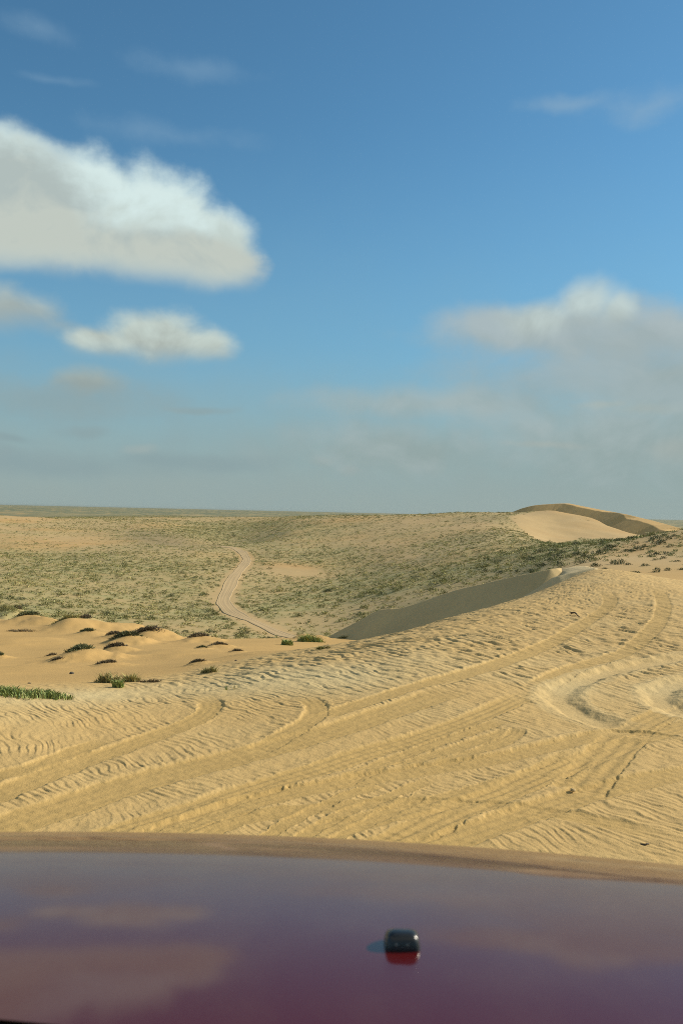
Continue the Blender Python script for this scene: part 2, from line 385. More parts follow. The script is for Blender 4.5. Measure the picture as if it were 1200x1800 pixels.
# ------------------------------------------------------------------ tyre tracks across the near sand (photograph pixels)
TRACKS = [
    # width m, depth m, berm m, tread, points
    (0.34, 0.035, 0.018, 0.4, [(-90, 1487), (0, 1456), (100, 1423), (200, 1389), (300, 1360), (400, 1335), (500, 1308), (600, 1280), (660, 1259), (720, 1239), (780, 1219), (812, 1206)]),
    (0.22, 0.022, 0.016, 0.2, [(-60, 1420), (0, 1398), (100, 1356), (200, 1321), (280, 1291), (340, 1268), (366, 1250), (370, 1236), (352, 1222)]),
    (0.16, 0.012, 0.010, 0.0, [(-60, 1388), (0, 1365), (70, 1346), (140, 1318), (200, 1296)]),
    (0.20, 0.024, 0.016, 0.2, [(440, 1325), (505, 1290), (540, 1270), (557, 1252), (552, 1237), (530, 1224)]),
    (0.24, 0.026, 0.020, 0.8, [(80, 1508), (230, 1456), (350, 1420), (450, 1386), (560, 1352), (640, 1325), (720, 1303), (800, 1275), (870, 1247), (910, 1228), (950, 1212)]),
    (0.22, 0.050, 0.040, 0.5, [(180, 1507), (300, 1457), (420, 1417), (520, 1391), (620, 1373), (700, 1361), (780, 1348), (860, 1336), (940, 1319), (1010, 1303), (1060, 1291), (1110, 1288), (1170, 1297), (1250, 1318)]),
    (0.26, 0.030, 0.022, 0.9, [(600, 1520), (700, 1477), (800, 1427), (900, 1387), (980, 1347), (1050, 1315)]),
    (0.24, 0.045, 0.034, 0.7, [(640, 1535), (720, 1500), (800, 1474), (900, 1440), (1000, 1405), (1100, 1379), (1200, 1360), (1290, 1345)]),
    (0.36, 0.050, 0.016, 1.0, [(1010, 1392), (1042, 1355), (1078, 1315), (1105, 1290)]),
    (0.30, 0.020, 0.012, 0.6, [(1105, 1290), (1150, 1263), (1200, 1243), (1260, 1226)]),
    (0.10, 0.022, 0.012, 0.0, [(440, 1490), (500, 1450), (560, 1419), (620, 1394), (700, 1370)]),
    (0.10, 0.022, 0.012, 0.0, [(500, 1492), (560, 1452), (620, 1424), (700, 1392), (780, 1362)]),
    (0.10, 0.018, 0.010, 0.0, [(560, 1492), (620, 1458), (700, 1418), (760, 1388)]),
    (0.14, 0.020, 0.012, 0.4, [(600, 1375), (680, 1340), (760, 1310), (840, 1282), (900, 1262)]),
    (0.14, 0.020, 0.012, 0.4, [(690, 1350), (780, 1322), (850, 1300), (905, 1282)]),
    (0.14, 0.018, 0.010, 0.3, [(760, 1345), (850, 1318), (900, 1295), (912, 1280)]),
    (0.40, 0.115, 0.016, 0.0, [(1320, 1139), (1230, 1150), (1150, 1162), (1080, 1176), (1022, 1194), (984, 1213), (985, 1232), (1025, 1256), (1075, 1275), (1120, 1288)]),
    (0.26, 0.030, 0.020, 0.0, [(930, 1215), (965, 1195), (1010, 1175), (1060, 1160), (1100, 1145), (1132, 1120), (1158, 1090), (1165, 1060), (1150, 1030)]),
    (0.40, 0.115, 0.016, 0.0, [(1330, 1180), (1240, 1188), (1190, 1198), (1160, 1214), (1165, 1234), (1210, 1252), (1290, 1272)]),
    (0.26, 0.032, 0.022, 0.0, [(740, 1208), (800, 1190), (860, 1172), (920, 1150), (965, 1132), (1010, 1105), (1050, 1080), (1072, 1058), (1060, 1035)]),
    (0.20, 0.020, 0.014, 0.0, [(560, 1262), (640, 1236), (720, 1210), (800, 1188)]),
    (0.24, 0.026, 0.018, 0.7, [(1260, 1258), (1120, 1300), (980, 1352), (840, 1392), (690, 1432), (560, 1462), (420, 1500)]),
    (0.18, 0.020, 0.012, 0.3, [(330, 1476), (420, 1440), (520, 1425), (660, 1412), (800, 1412), (930, 1424), (1080, 1450), (1230, 1490)]),
    (0.22, 0.018, 0.012, 0.0, [(1090, 1290), (1130, 1270), (1180, 1248), (1240, 1232)]),
]

def spline(pts, step):
    """smooth polyline through points, resampled"""
    P = np.array(pts, float)
    P = np.vstack([2 * P[0] - P[1], P, 2 * P[-1] - P[-2]])
    out = []
    for i in range(1, len(P) - 2):
        n = max(2, int(np.linalg.norm(P[i + 1] - P[i]) / step))
        t = np.linspace(0, 1, n, endpoint=False)[:, None]
        out.append(0.5 * ((2 * P[i]) + (P[i + 1] - P[i - 1]) * t + (2 * P[i - 1] - 5 * P[i] + 4 * P[i + 1] - P[i + 2]) * t ** 2 + (3 * P[i] - P[i - 1] - 3 * P[i + 1] + P[i + 2]) * t ** 3))
    return np.vstack(out + [P[-2:-1]])

def near_line(x, y, L, reach):
    """distance to polyline, signed side, arc length; NaN beyond reach"""
    best = np.full(x.shape, 1e9); side = np.zeros(x.shape); arc = np.zeros(x.shape); frac = np.zeros(x.shape)
    seg = np.linalg.norm(np.diff(L[:, :2], axis=0), axis=1); cum = np.concatenate([[0], np.cumsum(seg)])
    order = np.argsort(y); ys = y[order]
    for i in range(len(L) - 1):
        a, b = L[i, :2], L[i + 1, :2]
        lo, hi = min(a[1], b[1]) - reach, max(a[1], b[1]) + reach
        j0, j1 = np.searchsorted(ys, lo), np.searchsorted(ys, hi)
        idx = order[j0:j1]
        xx = x[idx]
        k = (xx > min(a[0], b[0]) - reach) & (xx < max(a[0], b[0]) + reach)
        idx = idx[k]
        if not len(idx): continue
        dx, dy = b - a; ll = dx * dx + dy * dy + 1e-12
        rx, ry = x[idx] - a[0], y[idx] - a[1]
        t = np.clip((rx * dx + ry * dy) / ll, 0, 1)
        dd = np.hypot(rx - t * dx, ry - t * dy)
        u = dd < best[idx]
        ii = idx[u]
        best[ii] = dd[u]; side[ii] = np.sign(rx[u] * dy - ry[u] * dx); arc[ii] = cum[i] + t[u] * seg[i]; frac[ii] = (i + t[u]) / (len(L) - 1)
    return best, side, arc, frac

def near_sand_mask(x, y):
    """1 on the wind-rippled dune under the car, 0 in the hollow beyond its edge"""
    th = np.arctan2(x, y); d = np.hypot(x, y)
    ed = np.interp(th, [pix(p, 900)[0] for p in (-110, 0, 150, 300, 420, 505, 600, 700, 800, 900, 1040, 1200)],
                   [7.6, 7.9, 8.5, 9.6, 10.6, 11.6, 12.6, 14.4, 16.5, 18.8, 26.5, 27])
    n = 0.06 * fbm(x / 1.7, y / 1.7, 77, 3)
    return 1 - sstep(d / ed + n, 0.96, 1.16), d / ed


# ------------------------------------------------------------------ materials
def new_mat(name):
    m = bpy.data.materials.new(name); m.use_nodes = True
    t = m.node_tree; t.nodes.clear()
    nt = NT(t)
    b = nt.n('ShaderNodeBsdfPrincipled'); o = nt.n('ShaderNodeOutputMaterial')
    t.links.new(b.outputs[0], o.inputs[0])
    return m, nt, b

def sand_material():
    m, w, b = new_mat('sand')
    pos = w.n('ShaderNodeNewGeometry').outputs['Position']
    tint = w.n('ShaderNodeAttribute', attribute_name='tint').outputs['Color']
    fine = w.noise(pos, 55.0, 4.0, 0.7).outputs['Fac']
    mid = w.noise(pos, 5.5, 5.0, 0.6).outputs['Fac']
    big = w.noise(pos, 0.55, 4.0, 0.55).outputs['Fac']
    f = w.m('MULTIPLY', w.m('ADD', w.m('MULTIPLY', fine, 0.30), w.m('ADD', w.m('MULTIPLY', mid, 0.24), w.m('MULTIPLY', big, 0.20))), 1.0)
    f = w.m('ADD', f, 0.63)
    sc = w.n('ShaderNodeVectorMath', operation='SCALE'); w.link(tint, sc.inputs[0]); w.link(f, sc.inputs[3])
    w.link(sc.outputs[0], b.inputs['Base Color'])
    b.inputs['Roughness'].default_value = 0.95
    b.inputs['Specular IOR Level'].default_value = 0.15
    bump = w.n('ShaderNodeBump'); bump.inputs['Strength'].default_value = 0.55; bump.inputs['Distance'].default_value = 0.012
    h = w.m('ADD', w.m('MULTIPLY', w.noise(pos, 28.0, 5.0, 0.65).outputs['Fac'], 1.0), w.m('MULTIPLY', w.noise(pos, 160.0, 2.0, 0.6).outputs['Fac'], 0.25))
    w.link(h, bump.inputs['Height']); w.link(bump.outputs[0], b.inputs['Normal'])
    return m
SAND = sand_material()

# ------------------------------------------------------------------ where the scrub grows (authored as soft patches, stored on the ground)
def patches(x, y, z, items):
    """soft blobs given by photograph pixels, measured on the hillside as seen from the car"""
    d = np.hypot(x, y); u = np.arctan2(x, y); s = (z - ZC) / d
    v = np.zeros(x.shape)
    for (px, py, rx, ry, ang, k) in items:
        a0, s0 = pix(px, py)
        ca, sa = math.cos(R(ang)), math.sin(R(ang))
        du = (u - a0) * FPX; dv = -(s - s0) * FPX
        e = ((du * ca + dv * sa) / rx) ** 2 + ((-du * sa + dv * ca) / ry) ** 2
        v += k * np.exp(-0.5 * e)
    return v
BARE = [(20, 908, 40, 6, 0, 1.0), (60, 945, 90, 12, 3, .6), (200, 925, 120, 8, 0, .5), (450, 912, 90, 4, 0, .7), (520, 1003, 40, 8, 4, 1.6), (375, 1043, 12, 8, 0, .8),
        (680, 965, 60, 14, 10, .5), (820, 925, 70, 10, 0, .5), (700, 915, 90, 7, 0, .4), (520, 1085, 90, 14, 10, .5), (300, 1100, 120, 8, 0, .5), (1130, 985, 70, 26, 0, .8), (1060, 1005, 50, 12, 0, .8),
        (740, 935, 130, 22, 0, .12), (300, 950, 26, 8, 0, .5), (170, 950, 60, 6, 0, .4), (640, 1085, 40, 14, -20, .3)]
GREEN = [(420, 925, 110, 8, -6, 1.0), (560, 1052, 120, 11, -10, 1.0), (760, 1010, 160, 12, -13, 1.1), (960, 975, 90, 14, -14, 1.2), (480, 1078, 60, 9, -6, .8), (150, 1080, 160, 10, 4, .9), (330, 1078, 90, 9, 0, .9),
         (230, 1010, 150, 26, 0, .5), (100, 990, 60, 14, 0, .4), (330, 935, 60, 8, 0, .5), (430, 950, 60, 10, 10, .5), (560, 960, 60, 20, -20, .3), (260, 1040, 160, 20, 0, .4), (620, 1035, 70, 10, -12, .4)]

FAR_BARE = [(895, 908), (985, 890), (1120, 912), (1165, 940), (1100, 948), (1020, 946), (965, 962), (925, 938)]
def in_poly(u, v, P, soft=0):
    c_ = np.zeros(u.shape, bool); n = len(P)
    for i in range(n):
        x1, y1 = P[i]; x2, y2 = P[(i + 1) % n]
        k = ((y1 > v) != (y2 > v))
        with np.errstate(divide='ignore', invalid='ignore'):
            c_ ^= k & (u < (x2 - x1) * (v - y1) / (y2 - y1 + 1e-12) + x1)
    return c_

def topix(x, y, z):
    cxw = x / np.maximum(y, 1e-3); czw = (z - ZC) / np.maximum(y, 1e-3)
    cx = math.cos(ROLL) * cxw + math.sin(ROLL) * czw
    cy = -math.sin(ROLL) * cxw + math.cos(ROLL) * czw
    return 600 + FPX * cx, 900 - FPX * cy

def scrub_density(x, y, z):
    """0..~2: how thickly low plants cover this ground"""
    d = np.hypot(x, y)
    pxx, pyy = topix(x, y, z)
    pxx = pxx + 4 * fbm(x / 8, y / 8, 61, 2)
    v = 0.72 + 0.40 * fbm(x / 26, y / 26, 41, 3) + 0.55 * np.clip(patches(x, y, z, GREEN), 0, 1.4) - 0.75 * np.clip(patches(x, y, z, BARE), 0, 1.5)
    v = v * sstep(d, 66, 104)
    far = in_poly(pxx, pyy, FAR_BARE) & (d > 250) & (d < 700) & (y > 0)
    v[far] = 0.012
    rd = near_line(x, y, ROAD_C, 12.0)[0]
    v *= sstep(rd, 1.9, 3.6)
    return np.clip(v, 0, 2.2)

# the dirt track up the valley, as sighted points
ROAD_PX = [(560, 1136, 100), (532, 1127, 112), (505, 1118, 121), (482, 1104, 131), (455, 1091, 143), (428, 1081, 155), (405, 1072, 167), (394, 1058, 182), (396, 1043, 200), (408, 1022, 228), (420, 1005, 256), (431, 990, 285), (434, 978, 310), (428, 967, 335), (415, 960, 360), (396, 956, 385), (360, 955, 420)]
ROAD_C = spline([(math.sin(pix(a, b)[0]) * d, math.cos(pix(a, b)[0]) * d) for a, b, d in ROAD_PX], 3.0)
TRACK_L = []
for (w_, dep, berm, tread, pts) in TRACKS:
    Lp = []
    for (px, py) in pts:
        th, s = pix(px, py)
        x, y, d = ground_at(px, py, 2.5)
        Lp.append((x, y))
    TRACK_L.append(spline(Lp, 0.25))

# ------------------------------------------------------------------ the ground: one sheet to the horizon
def build_ground():
    fine = R(26.5)
    th = np.concatenate([np.linspace(-math.pi, -R(60), 25)[:-1], np.linspace(-R(60), -fine, 34)[:-1], np.linspace(-fine, fine, 1500), np.linspace(fine, R(60), 34)[1:], np.linspace(R(60), math.pi, 25)[1:-1]])
    def dep(d0, d1, st):
        n = int((ZC / d0 - ZC / d1) / st); return ZC / np.linspace(ZC / d0, ZC / d1, n)
    r = np.concatenate([np.geomspace(0.4, 3.4, 14)[:-1], dep(3.4, 7.0, 0.0007)[:-1], dep(7.0, 30, 0.00042)[:-1], np.geomspace(30, 100, 130)[:-1], np.geomspace(100, 900, 330)[:-1], np.geomspace(900, 33000, 90)])
    nr, nt_ = len(r), len(th)
    RR, TT = np.meshgrid(r, th, indexing='ij')
    X = (RR * np.sin(TT)).ravel(); Y = (RR * np.cos(TT)).ravel(); D = RR.ravel()
    Z = terrain_z(X, Y)
    C = np.empty((len(X), 3), np.float32)
    inview = (np.abs(TT.ravel()) < R(27)) & (Y > 0)
    # ---- near sand: ripples and tracks
    m = np.where((D < 34) & (D > 2.6) & inview)[0]
    x, y, d = X[m], Y[m], D[m]
    nm, er = near_sand_mask(x, y)
    flat = np.zeros(len(m)); track = np.zeros(len(m)); spoil = np.zeros(len(m)); hgt = np.zeros(len(m))
    for (w_, dpt, berm, tread, pts), L in zip(TRACKS, TRACK_L):
        reach = w_ * 1.6
        dist, side, arc, frac = near_line(x, y, L, reach)
        k = dist < reach
        if not k.any(): continue
        hw = w_ * 0.5 * (1 + 0.10 * vnoise(arc[k] * 1.3, arc[k] * 0 + 3.3, 91))
        q = dist[k] * side[k]
        edge = (0.008 + 0.03 * (dpt > 0.1)) * vnoise(x[k] * 9, y[k] * 9, 92) + 0.008 * vnoise(x[k] * 22, y[k] * 22, 93) + 0.005 * vnoise(x[k] * 55, y[k] * 55, 94)
        a = np.abs(q) + edge
        fade = sstep(frac[k], 0, 0.06) * (1 - sstep(frac[k], 0.82, 1))
        ins = (1 - (sstep(a, hw * 0.90, hw * 1.04) if dpt < 0.1 else sstep(a, hw * 0.30, hw * 1.10))) * fade
        g = -dpt * ins * (0.85 + 0.15 * np.cos(q / hw * 2.2))
        # pushed-up ridge, higher on the outer side
        g += berm * fade * np.exp(-((a - hw * 1.25) / (hw * 0.30)) ** 2) * np.where(q > 0, 0.6, 1.15) * (0.85 + 0.2 * vnoise(x[k] * 3, y[k] * 3, 95))
        if tread:
            g += ins * tread * (0.012 * np.sin(q / w_ * 2 * math.pi * 3.6 + 0.6 * vnoise(arc[k] * 3, q * 9, 96)) + 0.0040 * np.sin(arc[k] * 2 * math.pi / 0.075 + 3 * np.abs(q) / hw) * (vnoise(arc[k] * 0.9, q * 2, 97) > -0.1))
        # crumbs of broken crust along the lips
        g += fade * 0.005 * np.clip(vnoise(x[k] * 38, y[k] * 38, 98), 0, 1) * np.exp(-((a - hw * 1.2) / (hw * 0.4)) ** 2) * (berm > 0.015)
        hgt[k] += g * (np.where(dpt > 0.1, 0.36, 0.25) * (1 - 0.25 * sstep(d[k], 9.5, 13)))
        flat[k] = np.maximum(flat[k], (1 - sstep(a, hw * 0.95, hw * 1.2)) * fade * np.where(dpt > 0.1, 1.0, 1 - 0.6 * sstep(d[k], 8.5, 12)))
        track[k] = np.maximum(track[k], ins); 
        if dpt > 0.1: spoil[k] = np.maximum(spoil[k], (1 - sstep(a, hw * 1.2, hw * 1.5)) * fade)
    # wind ripples: crests across the wind, wandering and forking
    kx, ky = math.sin(R(52)), math.cos(R(52))
    wx = 0.13 * fbm(x / 0.8, y / 0.8, 51, 3) + 0.030 * fbm(x / 0.16, y / 0.16, 52, 2)
    wy = 0.13 * fbm(x / 0.8, y / 0.8, 53, 3) + 0.030 * fbm(x / 0.16, y / 0.16, 54, 2)
    ph = ((x + wx) * kx + (y + wy) * ky)
    farx = sstep(d, 6.6, 11.0)
    p1 = 2 * math.pi * ph / 0.058 + 2.4 * fbm(x / 0.3, y / 0.3, 55, 2)
    p2 = 2 * math.pi * (ph * 0.985 + 0.12 * (x * ky - y * kx)) / 0.125 + 2.8 * fbm(x / 0.45, y / 0.45, 56, 2)
    w1 = np.sin(p1 + 0.8 * np.sin(p1)); w2 = np.sin(p2 + 0.85 * np.sin(p2))
    amp = sstep(fbm(x / 0.35, y / 0.35, 57, 3), -0.5, 0.45)
    rip = 0.60 * (0.0034 * w1 * (1 - 0.8 * farx) + (0.0024 + 0.0085 * farx) * w2) * (0.15 + 1.15 * amp)
    rip += 0.0050 * fbm(x / 0.11, y / 0.19, 64, 3) + 0.0165 * farx * fbm((x * 0.93 + y * 0.37) / 0.090, (x * -0.37 + y * 0.93) / 0.24, 58, 2) + 0.005 * farx * np.abs(fbm(x / 0.25, y / 0.5, 62, 3))
    rip += 0.015 * fbm(x / 1.1, y / 1.1, 59, 3)
    edge_soft = 1 - 0.45 * sstep(er, 0.86, 1.06) * (1 - sstep(np.arctan2(x, y), -0.12, 0.02))
    hgt += rip * (1 - flat) * nm * edge_soft
    # small lumps and drag marks inside and between the tracks
    hgt += 0.0030 * fbm(x / 0.07, y / 0.07, 60, 2) * nm
    Z[m] += hgt * sstep(d, 3.0, 4.2)
    # ---- colour of the ground itself
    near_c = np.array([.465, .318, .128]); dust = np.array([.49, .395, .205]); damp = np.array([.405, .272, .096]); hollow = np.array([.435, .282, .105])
    valley = np.array([.435, .310, .145]); orange = np.array([.455, .285, .112]); litter = np.array([.245, .250, .108]); plain = np.array([.150, .158, .088])
    C[:] = valley
    va = fbm(X / 40, Y / 40, 71, 4)
    C += (sstep(va, -0.1, 0.7) * 0.8)[:, None] * (orange - valley)
    hz = sstep(D, 70, 105)
    C += (1 - hz)[:, None] * (hollow - C)
    k = D > 60
    dens = np.zeros(len(X)); dens[k] = scrub_density(X[k], Y[k], Z[k])
    g = np.clip(dens - 0.15, 0, 1.0) * 0.72 * (0.75 + 0.5 * fbm(X / 3, Y / 3, 72, 2))
    C += np.clip(g, 0, 0.75)[:, None] * (litter - C)
    fp = sstep(D, 760, 1200)
    C += (fp * np.clip(0.80 + 0.5 * fbm(X / 60, Y / 190, 73, 4) + 0.45 * fbm(X / 14, Y / 90, 76, 2), 0.2, 1))[:, None] * (plain - C)
    # brown dead scrub on the nose of the left hill
    dk = patches(X, Y, Z, [(285, 947, 50, 10, 8, 1.0)]) * (D > 300) * (D < 620) * (Y > 0)
    C += np.clip(dk, 0, .8)[:, None] * (np.array([.24, .19, .10]) - C)
    C[~inview & (D < 60)] = near_c
    near = np.zeros(len(X)); near[m] = nm
    cc = near_c + np.zeros((len(m), 3))
    # pale drier dust along the far edge of the near dune
    pe = patches(x, y, Z[m], [(360, 1205, 200, 16, -7, .55), (620, 1190, 130, 22, -6, .5), (60, 1228, 110, 9, 0, .55), (1010, 1215, 60, 16, 0, .5), (1180, 1215, 50, 18, 0, .5)])
    cc += np.clip(pe + 0.25 * fbm(x / 0.8, y / 0.8, 74, 3), 0, 1)[:, None] * (dust - cc)
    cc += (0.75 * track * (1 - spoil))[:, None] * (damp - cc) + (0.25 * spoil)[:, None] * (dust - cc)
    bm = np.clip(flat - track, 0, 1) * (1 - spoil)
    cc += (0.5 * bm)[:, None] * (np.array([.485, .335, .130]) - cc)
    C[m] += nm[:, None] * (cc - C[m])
    C = np.clip(C, 0.02, 0.8)
    V = np.concatenate([np.stack([X, Y, Z], 1), [[0, 0, Z[:nt_].mean()]]])
    C = np.concatenate([C, C[:1]])
    i = np.arange(nr - 1)[:, None]; j = np.arange(nt_)[None, :]; jn = (j + 1) % nt_
    F = np.stack([i * nt_ + j, i * nt_ + jn, (i + 1) * nt_ + jn, (i + 1) * nt_ + j], -1).reshape(-1, 4)
    F = F[:, ::-1]
    ctr = len(V) - 1
    jj = np.arange(nt_ - 1)
    cap = np.stack([np.full(nt_ // 2, ctr), (2 * np.arange(nt_ // 2)) % nt_, (2 * np.arange(nt_ // 2) + 1) % nt_, (2 * np.arange(nt_ // 2) + 2) % nt_], 1)[:, ::-1]
    me = mesh_np('ground', V, np.concatenate([F, cap]), C)
    return link_mesh('ground', me, SAND)
ground = tag(build_ground(), kind='structure')

# ------------------------------------------------------------------ bare dunes with shaded slip faces
def ground_z_of(o):
    """height lookup in the finished sheet"""
    from mathutils.bvhtree import BVHTree
    dg = bpy.context.evaluated_depsgraph_get()
    return BVHTree.FromObject(o, dg)

def zat(x, y):
    return terrain_z(np.array([float(x)]), np.array([float(y)]))[0]

def far_wind(t, p):
    hump = np.interp(p, [980, 1000, 1040, 1085, 1100, 1120, 1150, 1170], [0, .5, .9, .5, 1.5, 1.3, 0.8, 0.0])
    return hump * (1 - ((np.minimum(t, 120) - 20) / 20) ** 2) - 0.10 * np.maximum(t - 30, 0) - (hump < 0.05) * 0.10 * t
def build_dune(name, brink, lee_side, x0, x1, y0, y1, nx, ny, wind, tint, seed, lee_tan=0.66, cap=None):
    """brink: sighted points (px, py, d); lee_side: +1 / -1 which side slips"""
    B = []
    for px, py, d in brink:
        th, s = pix(px, py); B.append((math.sin(th) * d, math.cos(th) * d, ZC + s * d))
    L = spline(B, 0.4 if y1 < 80 else 4.0)
    BX = np.array([b[0] for b in brink], float)
    KK = np.array([np.argmin(np.hypot(L[:, 0] - b[0], L[:, 1] - b[1])) for b in B], float)
    xs = np.linspace(x0, x1, nx); ys = np.linspace(y0, y1, ny)
    X, Y = np.meshgrid(xs, ys, indexing='ij')
    dist, side, arc, frac = near_line(X.ravel(), Y.ravel(), L, 1e4)
    zb = np.interp(frac * (len(L) - 1), np.arange(len(L)), L[:, 2])
    sd = dist * side * lee_side
    sc = 1.0 if y1 < 80 else 10.0
    wob = 0.05 * sc * fbm(X.ravel() / (0.9 * sc), Y.ravel() / (0.9 * sc), seed, 3)
    lee = zb - lee_tan * (sd + wob * 0.4) + 0.010 * sc ** 0.5 * fbm(arc / (0.16 * sc), sd / (1.6 * sc), seed + 8, 3)   # slide marks down the face
    z = np.where(sd > 0, lee, zb + wind(-sd, np.interp(frac * (len(L) - 1), KK, BX)))
    z += 0.012 * sc * fbm(X.ravel() / (0.5 * sc), Y.ravel() / (0.5 * sc), seed + 3, 3) * (sd < 0)
    z -= 0.35 * dist * ((frac < 1e-4) | (frac > 1 - 1e-4))
    if cap:                                # the back slope rounds off under its own ridge line
        th_, d_ = np.arctan2(X.ravel(), Y.ravel()), np.hypot(X.ravel(), Y.ravel())
        cs = np.interp(th_, [pix(*c_)[0] for c_ in cap], [pix(*c_)[1] for c_ in cap])
        lim = ZC + cs * d_ - 0.0006 * np.maximum(-sd, 0) ** 2
        z = np.where(sd > 0, z, np.minimum(z, lim))
    g = terrain_z(X.ravel(), Y.ravel())
    z = z.reshape(nx, ny); g = g.reshape(nx, ny)
    z = np.maximum(z, g - 0.7 * sc ** 0.5)
    keep = (z > g - 0.6 * sc ** 0.5)
    kq = keep[:-1, :-1] | keep[1:, :-1] | keep[:-1, 1:] | keep[1:, 1:]
    idx = np.arange(nx * ny).reshape(nx, ny)
    F = np.stack([idx[:-1, :-1], idx[1:, :-1], idx[1:, 1:], idx[:-1, 1:]], -1)[kq]
    used = np.unique(F); remap = np.full(nx * ny, -1); remap[used] = np.arange(len(used))
    V = np.stack([X.ravel(), Y.ravel(), z.ravel()], 1)[used]
    C = np.tile(np.array(tint), (len(V), 1)) * (1 + 0.10 * fbm(V[:, 0] / (2.0 * sc), V[:, 1] / (2.0 * sc), seed + 5, 3))[:, None]
    me = mesh_np(name, V, remap[F], C)
    return tag(link_mesh(name, me, SAND), kind='structure')

build_dune('sand_dune', [(540, 1140, 35), (577, 1119, 34.2), (605, 1104, 33.7), (627, 1093, 33.3), (650, 1080, 32.9), (667, 1072, 32.6), (685, 1069.5, 32.2), (707, 1068, 31.9), (760, 1051, 31), (800, 1037, 30.3), (860, 1023, 29.4), (917, 1010, 28.6), (967, 1000, 28.1), (982, 998.5, 28.8), (985, 998.5, 31.0)],
           1, -3.0, 16.0, 22.0, 46.0, 380, 480, lambda t, f: -0.22 * t - 0.012 * t * t, (.50, .37, .175), 201, 0.63)
build_dune('sand_dune', [(1046, 998, 27.4), (1030, 1001, 27.3), (1013, 1005, 27.2), (990, 1010, 27.1), (970, 1016, 27.0), (945, 1033, 26.9), (920, 1048, 26.8), (890, 1066, 26.8), (850, 1090, 26.8)],
           -1, 3.0, 16.0, 20.0, 40.0, 300, 400, lambda t, p: (0.02 - 0.34 * (1 - sstep(p, 975, 1008))) * t - 0.035 * t * t, (.53, .42, .23), 231)
build_dune('sand_dune', [(870, 912, 470), (895, 902, 468), (915, 894, 466), (940, 888, 464), (965, 886, 462), (990, 885, 460), (1012, 890, 452), (1035, 895, 446), (1060, 899.5, 440), (1085, 901, 432), (1095, 905, 424), (1100, 912, 420), (1120, 915, 414), (1145, 923, 408), (1158, 930, 402), (1185, 936, 396)],
           1, 70.0, 230.0, 330.0, 640.0, 400, 640, far_wind, (.50, .33, .135), 261, 0.50, [(985, 882), (1050, 895), (1100, 904), (1150, 916), (1190, 927), (1250, 945)])
build_dune('sand_dune', [(886, 906, 440), (893, 913, 424), (905, 926, 400), (922, 942, 374), (942, 954, 352), (962, 962, 334), (985, 966, 320)],
           1, 50.0, 100.0, 300.0, 460.0, 260, 420, lambda t, p: -0.09 * t, (.50, .35, .16), 281)

# ------------------------------------------------------------------ dirt track
def build_road():
    L = ROAD_C; n = len(L)
    T = np.gradient(L, axis=0); T /= np.linalg.norm(T, axis=1)[:, None]
    N = np.stack([T[:, 1], -T[:, 0]], 1)
    ks = np.linspace(-1, 1, 33)
    arc = np.concatenate([[0], np.cumsum(np.linalg.norm(np.diff(L, axis=0), axis=1))])
    hw = 1.62 * (1 + 0.10 * np.sin(arc / 9.0) + 0.06 * np.sin(arc / 3.1)) * (0.72 + 0.28 * sstep(arc, 40, 75))
    X = L[:, 0:1] + N[:, 0:1] * ks * hw[:, None]; Y = L[:, 1:2] + N[:, 1:2] * ks * hw[:, None]
    # the sheet below bridges between coarse rows, so lift the track clear of it
    Z = terrain_z(X.ravel(), Y.ravel()).reshape(X.shape)
    q = ks * hw[:, None]
    rut = np.zeros_like(q)
    for c0 in (-1.25, -0.75, -0.15, 0.35, 0.85, 1.3):
        rut += np.exp(-((q - c0 - 0.12 * np.sin(arc / 14 + c0 * 5)[:, None]) / 0.13) ** 2)
    Z = Z + 0.055 - 0.025 * rut + 0.04 * np.exp(-((np.abs(ks) - 0.90) / 0.07) ** 2) - 0.25 * (np.abs(ks) > 0.985)
    base = np.array([.45, .330, .175]); dark = np.array([.415, .300, .157]); pale = np.array([.46, .345, .19])
    C = base + np.clip(rut, 0, 1)[..., None] * (dark - base)
    C = C + np.exp(-((np.abs(ks) - 0.9) / 0.1) ** 2)[None, :, None] * 0.6 * (pale - C)
    idx = np.arange(n * 33).reshape(n, 33)
    F = np.stack([idx[:-1, :-1], idx[1:, :-1], idx[1:, 1:], idx[:-1, 1:]], -1).reshape(-1, 4)
    me = mesh_np('dirt_track', np.stack([X.ravel(), Y.ravel(), Z.ravel()], 1), F, C.reshape(-1, 3))
    return tag(link_mesh('dirt_track', me, SAND), kind='structure')
build_road()

# ------------------------------------------------------------------ the car the picture is taken from
CX = -0.25                                 # centre line of the car, left of the passenger's eye
_al_y = [0.20, 0.45, 0.70, 0.90, 1.05, 1.155, 1.275, 1.40, 1.47, 1.50, 1.52, 1.535, 1.545]
_al_a = [2.2, 3.0, 4.6, 7.2, 8.8, 11.1, 14.8, 19.0, 22.5, 34.0, 52.0, 70.0, 84.0]
_hy = np.linspace(0.20, 1.545, 700)
_ha = np.interp(_hy, _al_y, _al_a)
_hd = np.concatenate([[0], np.cumsum(np.tan(np.radians((_ha[1:] + _ha[:-1]) / 2)) * np.diff(_hy))])
_hd = _hd - np.interp(0.70, _hy, _hd) + 0.408
HOOD_K, HOOD_M = 0.075, 0.020
def hood_pt(sv, x):
    """point of the bonnet: sv runs back to front along the centre line, x across"""
    u = (x - CX) ** 2
    wgt = np.clip((sv - 0.70) / 0.75, 0, 1.1) ** 1.5
    rim = 0.10 * np.clip((np.abs(x - CX) - 0.80) / 0.07, 0, 1) ** 2.2
    return np.stack([x + 0 * sv, sv - HOOD_K * u * wgt * 1.2, ZC - np.interp(sv, _hy, _hd) - HOOD_M * u - rim], -1)
def hood_rear(x): return 0.6775 - 0.17 * (np.sqrt((x + 0.34) ** 2 + 0.006) - 0.077)

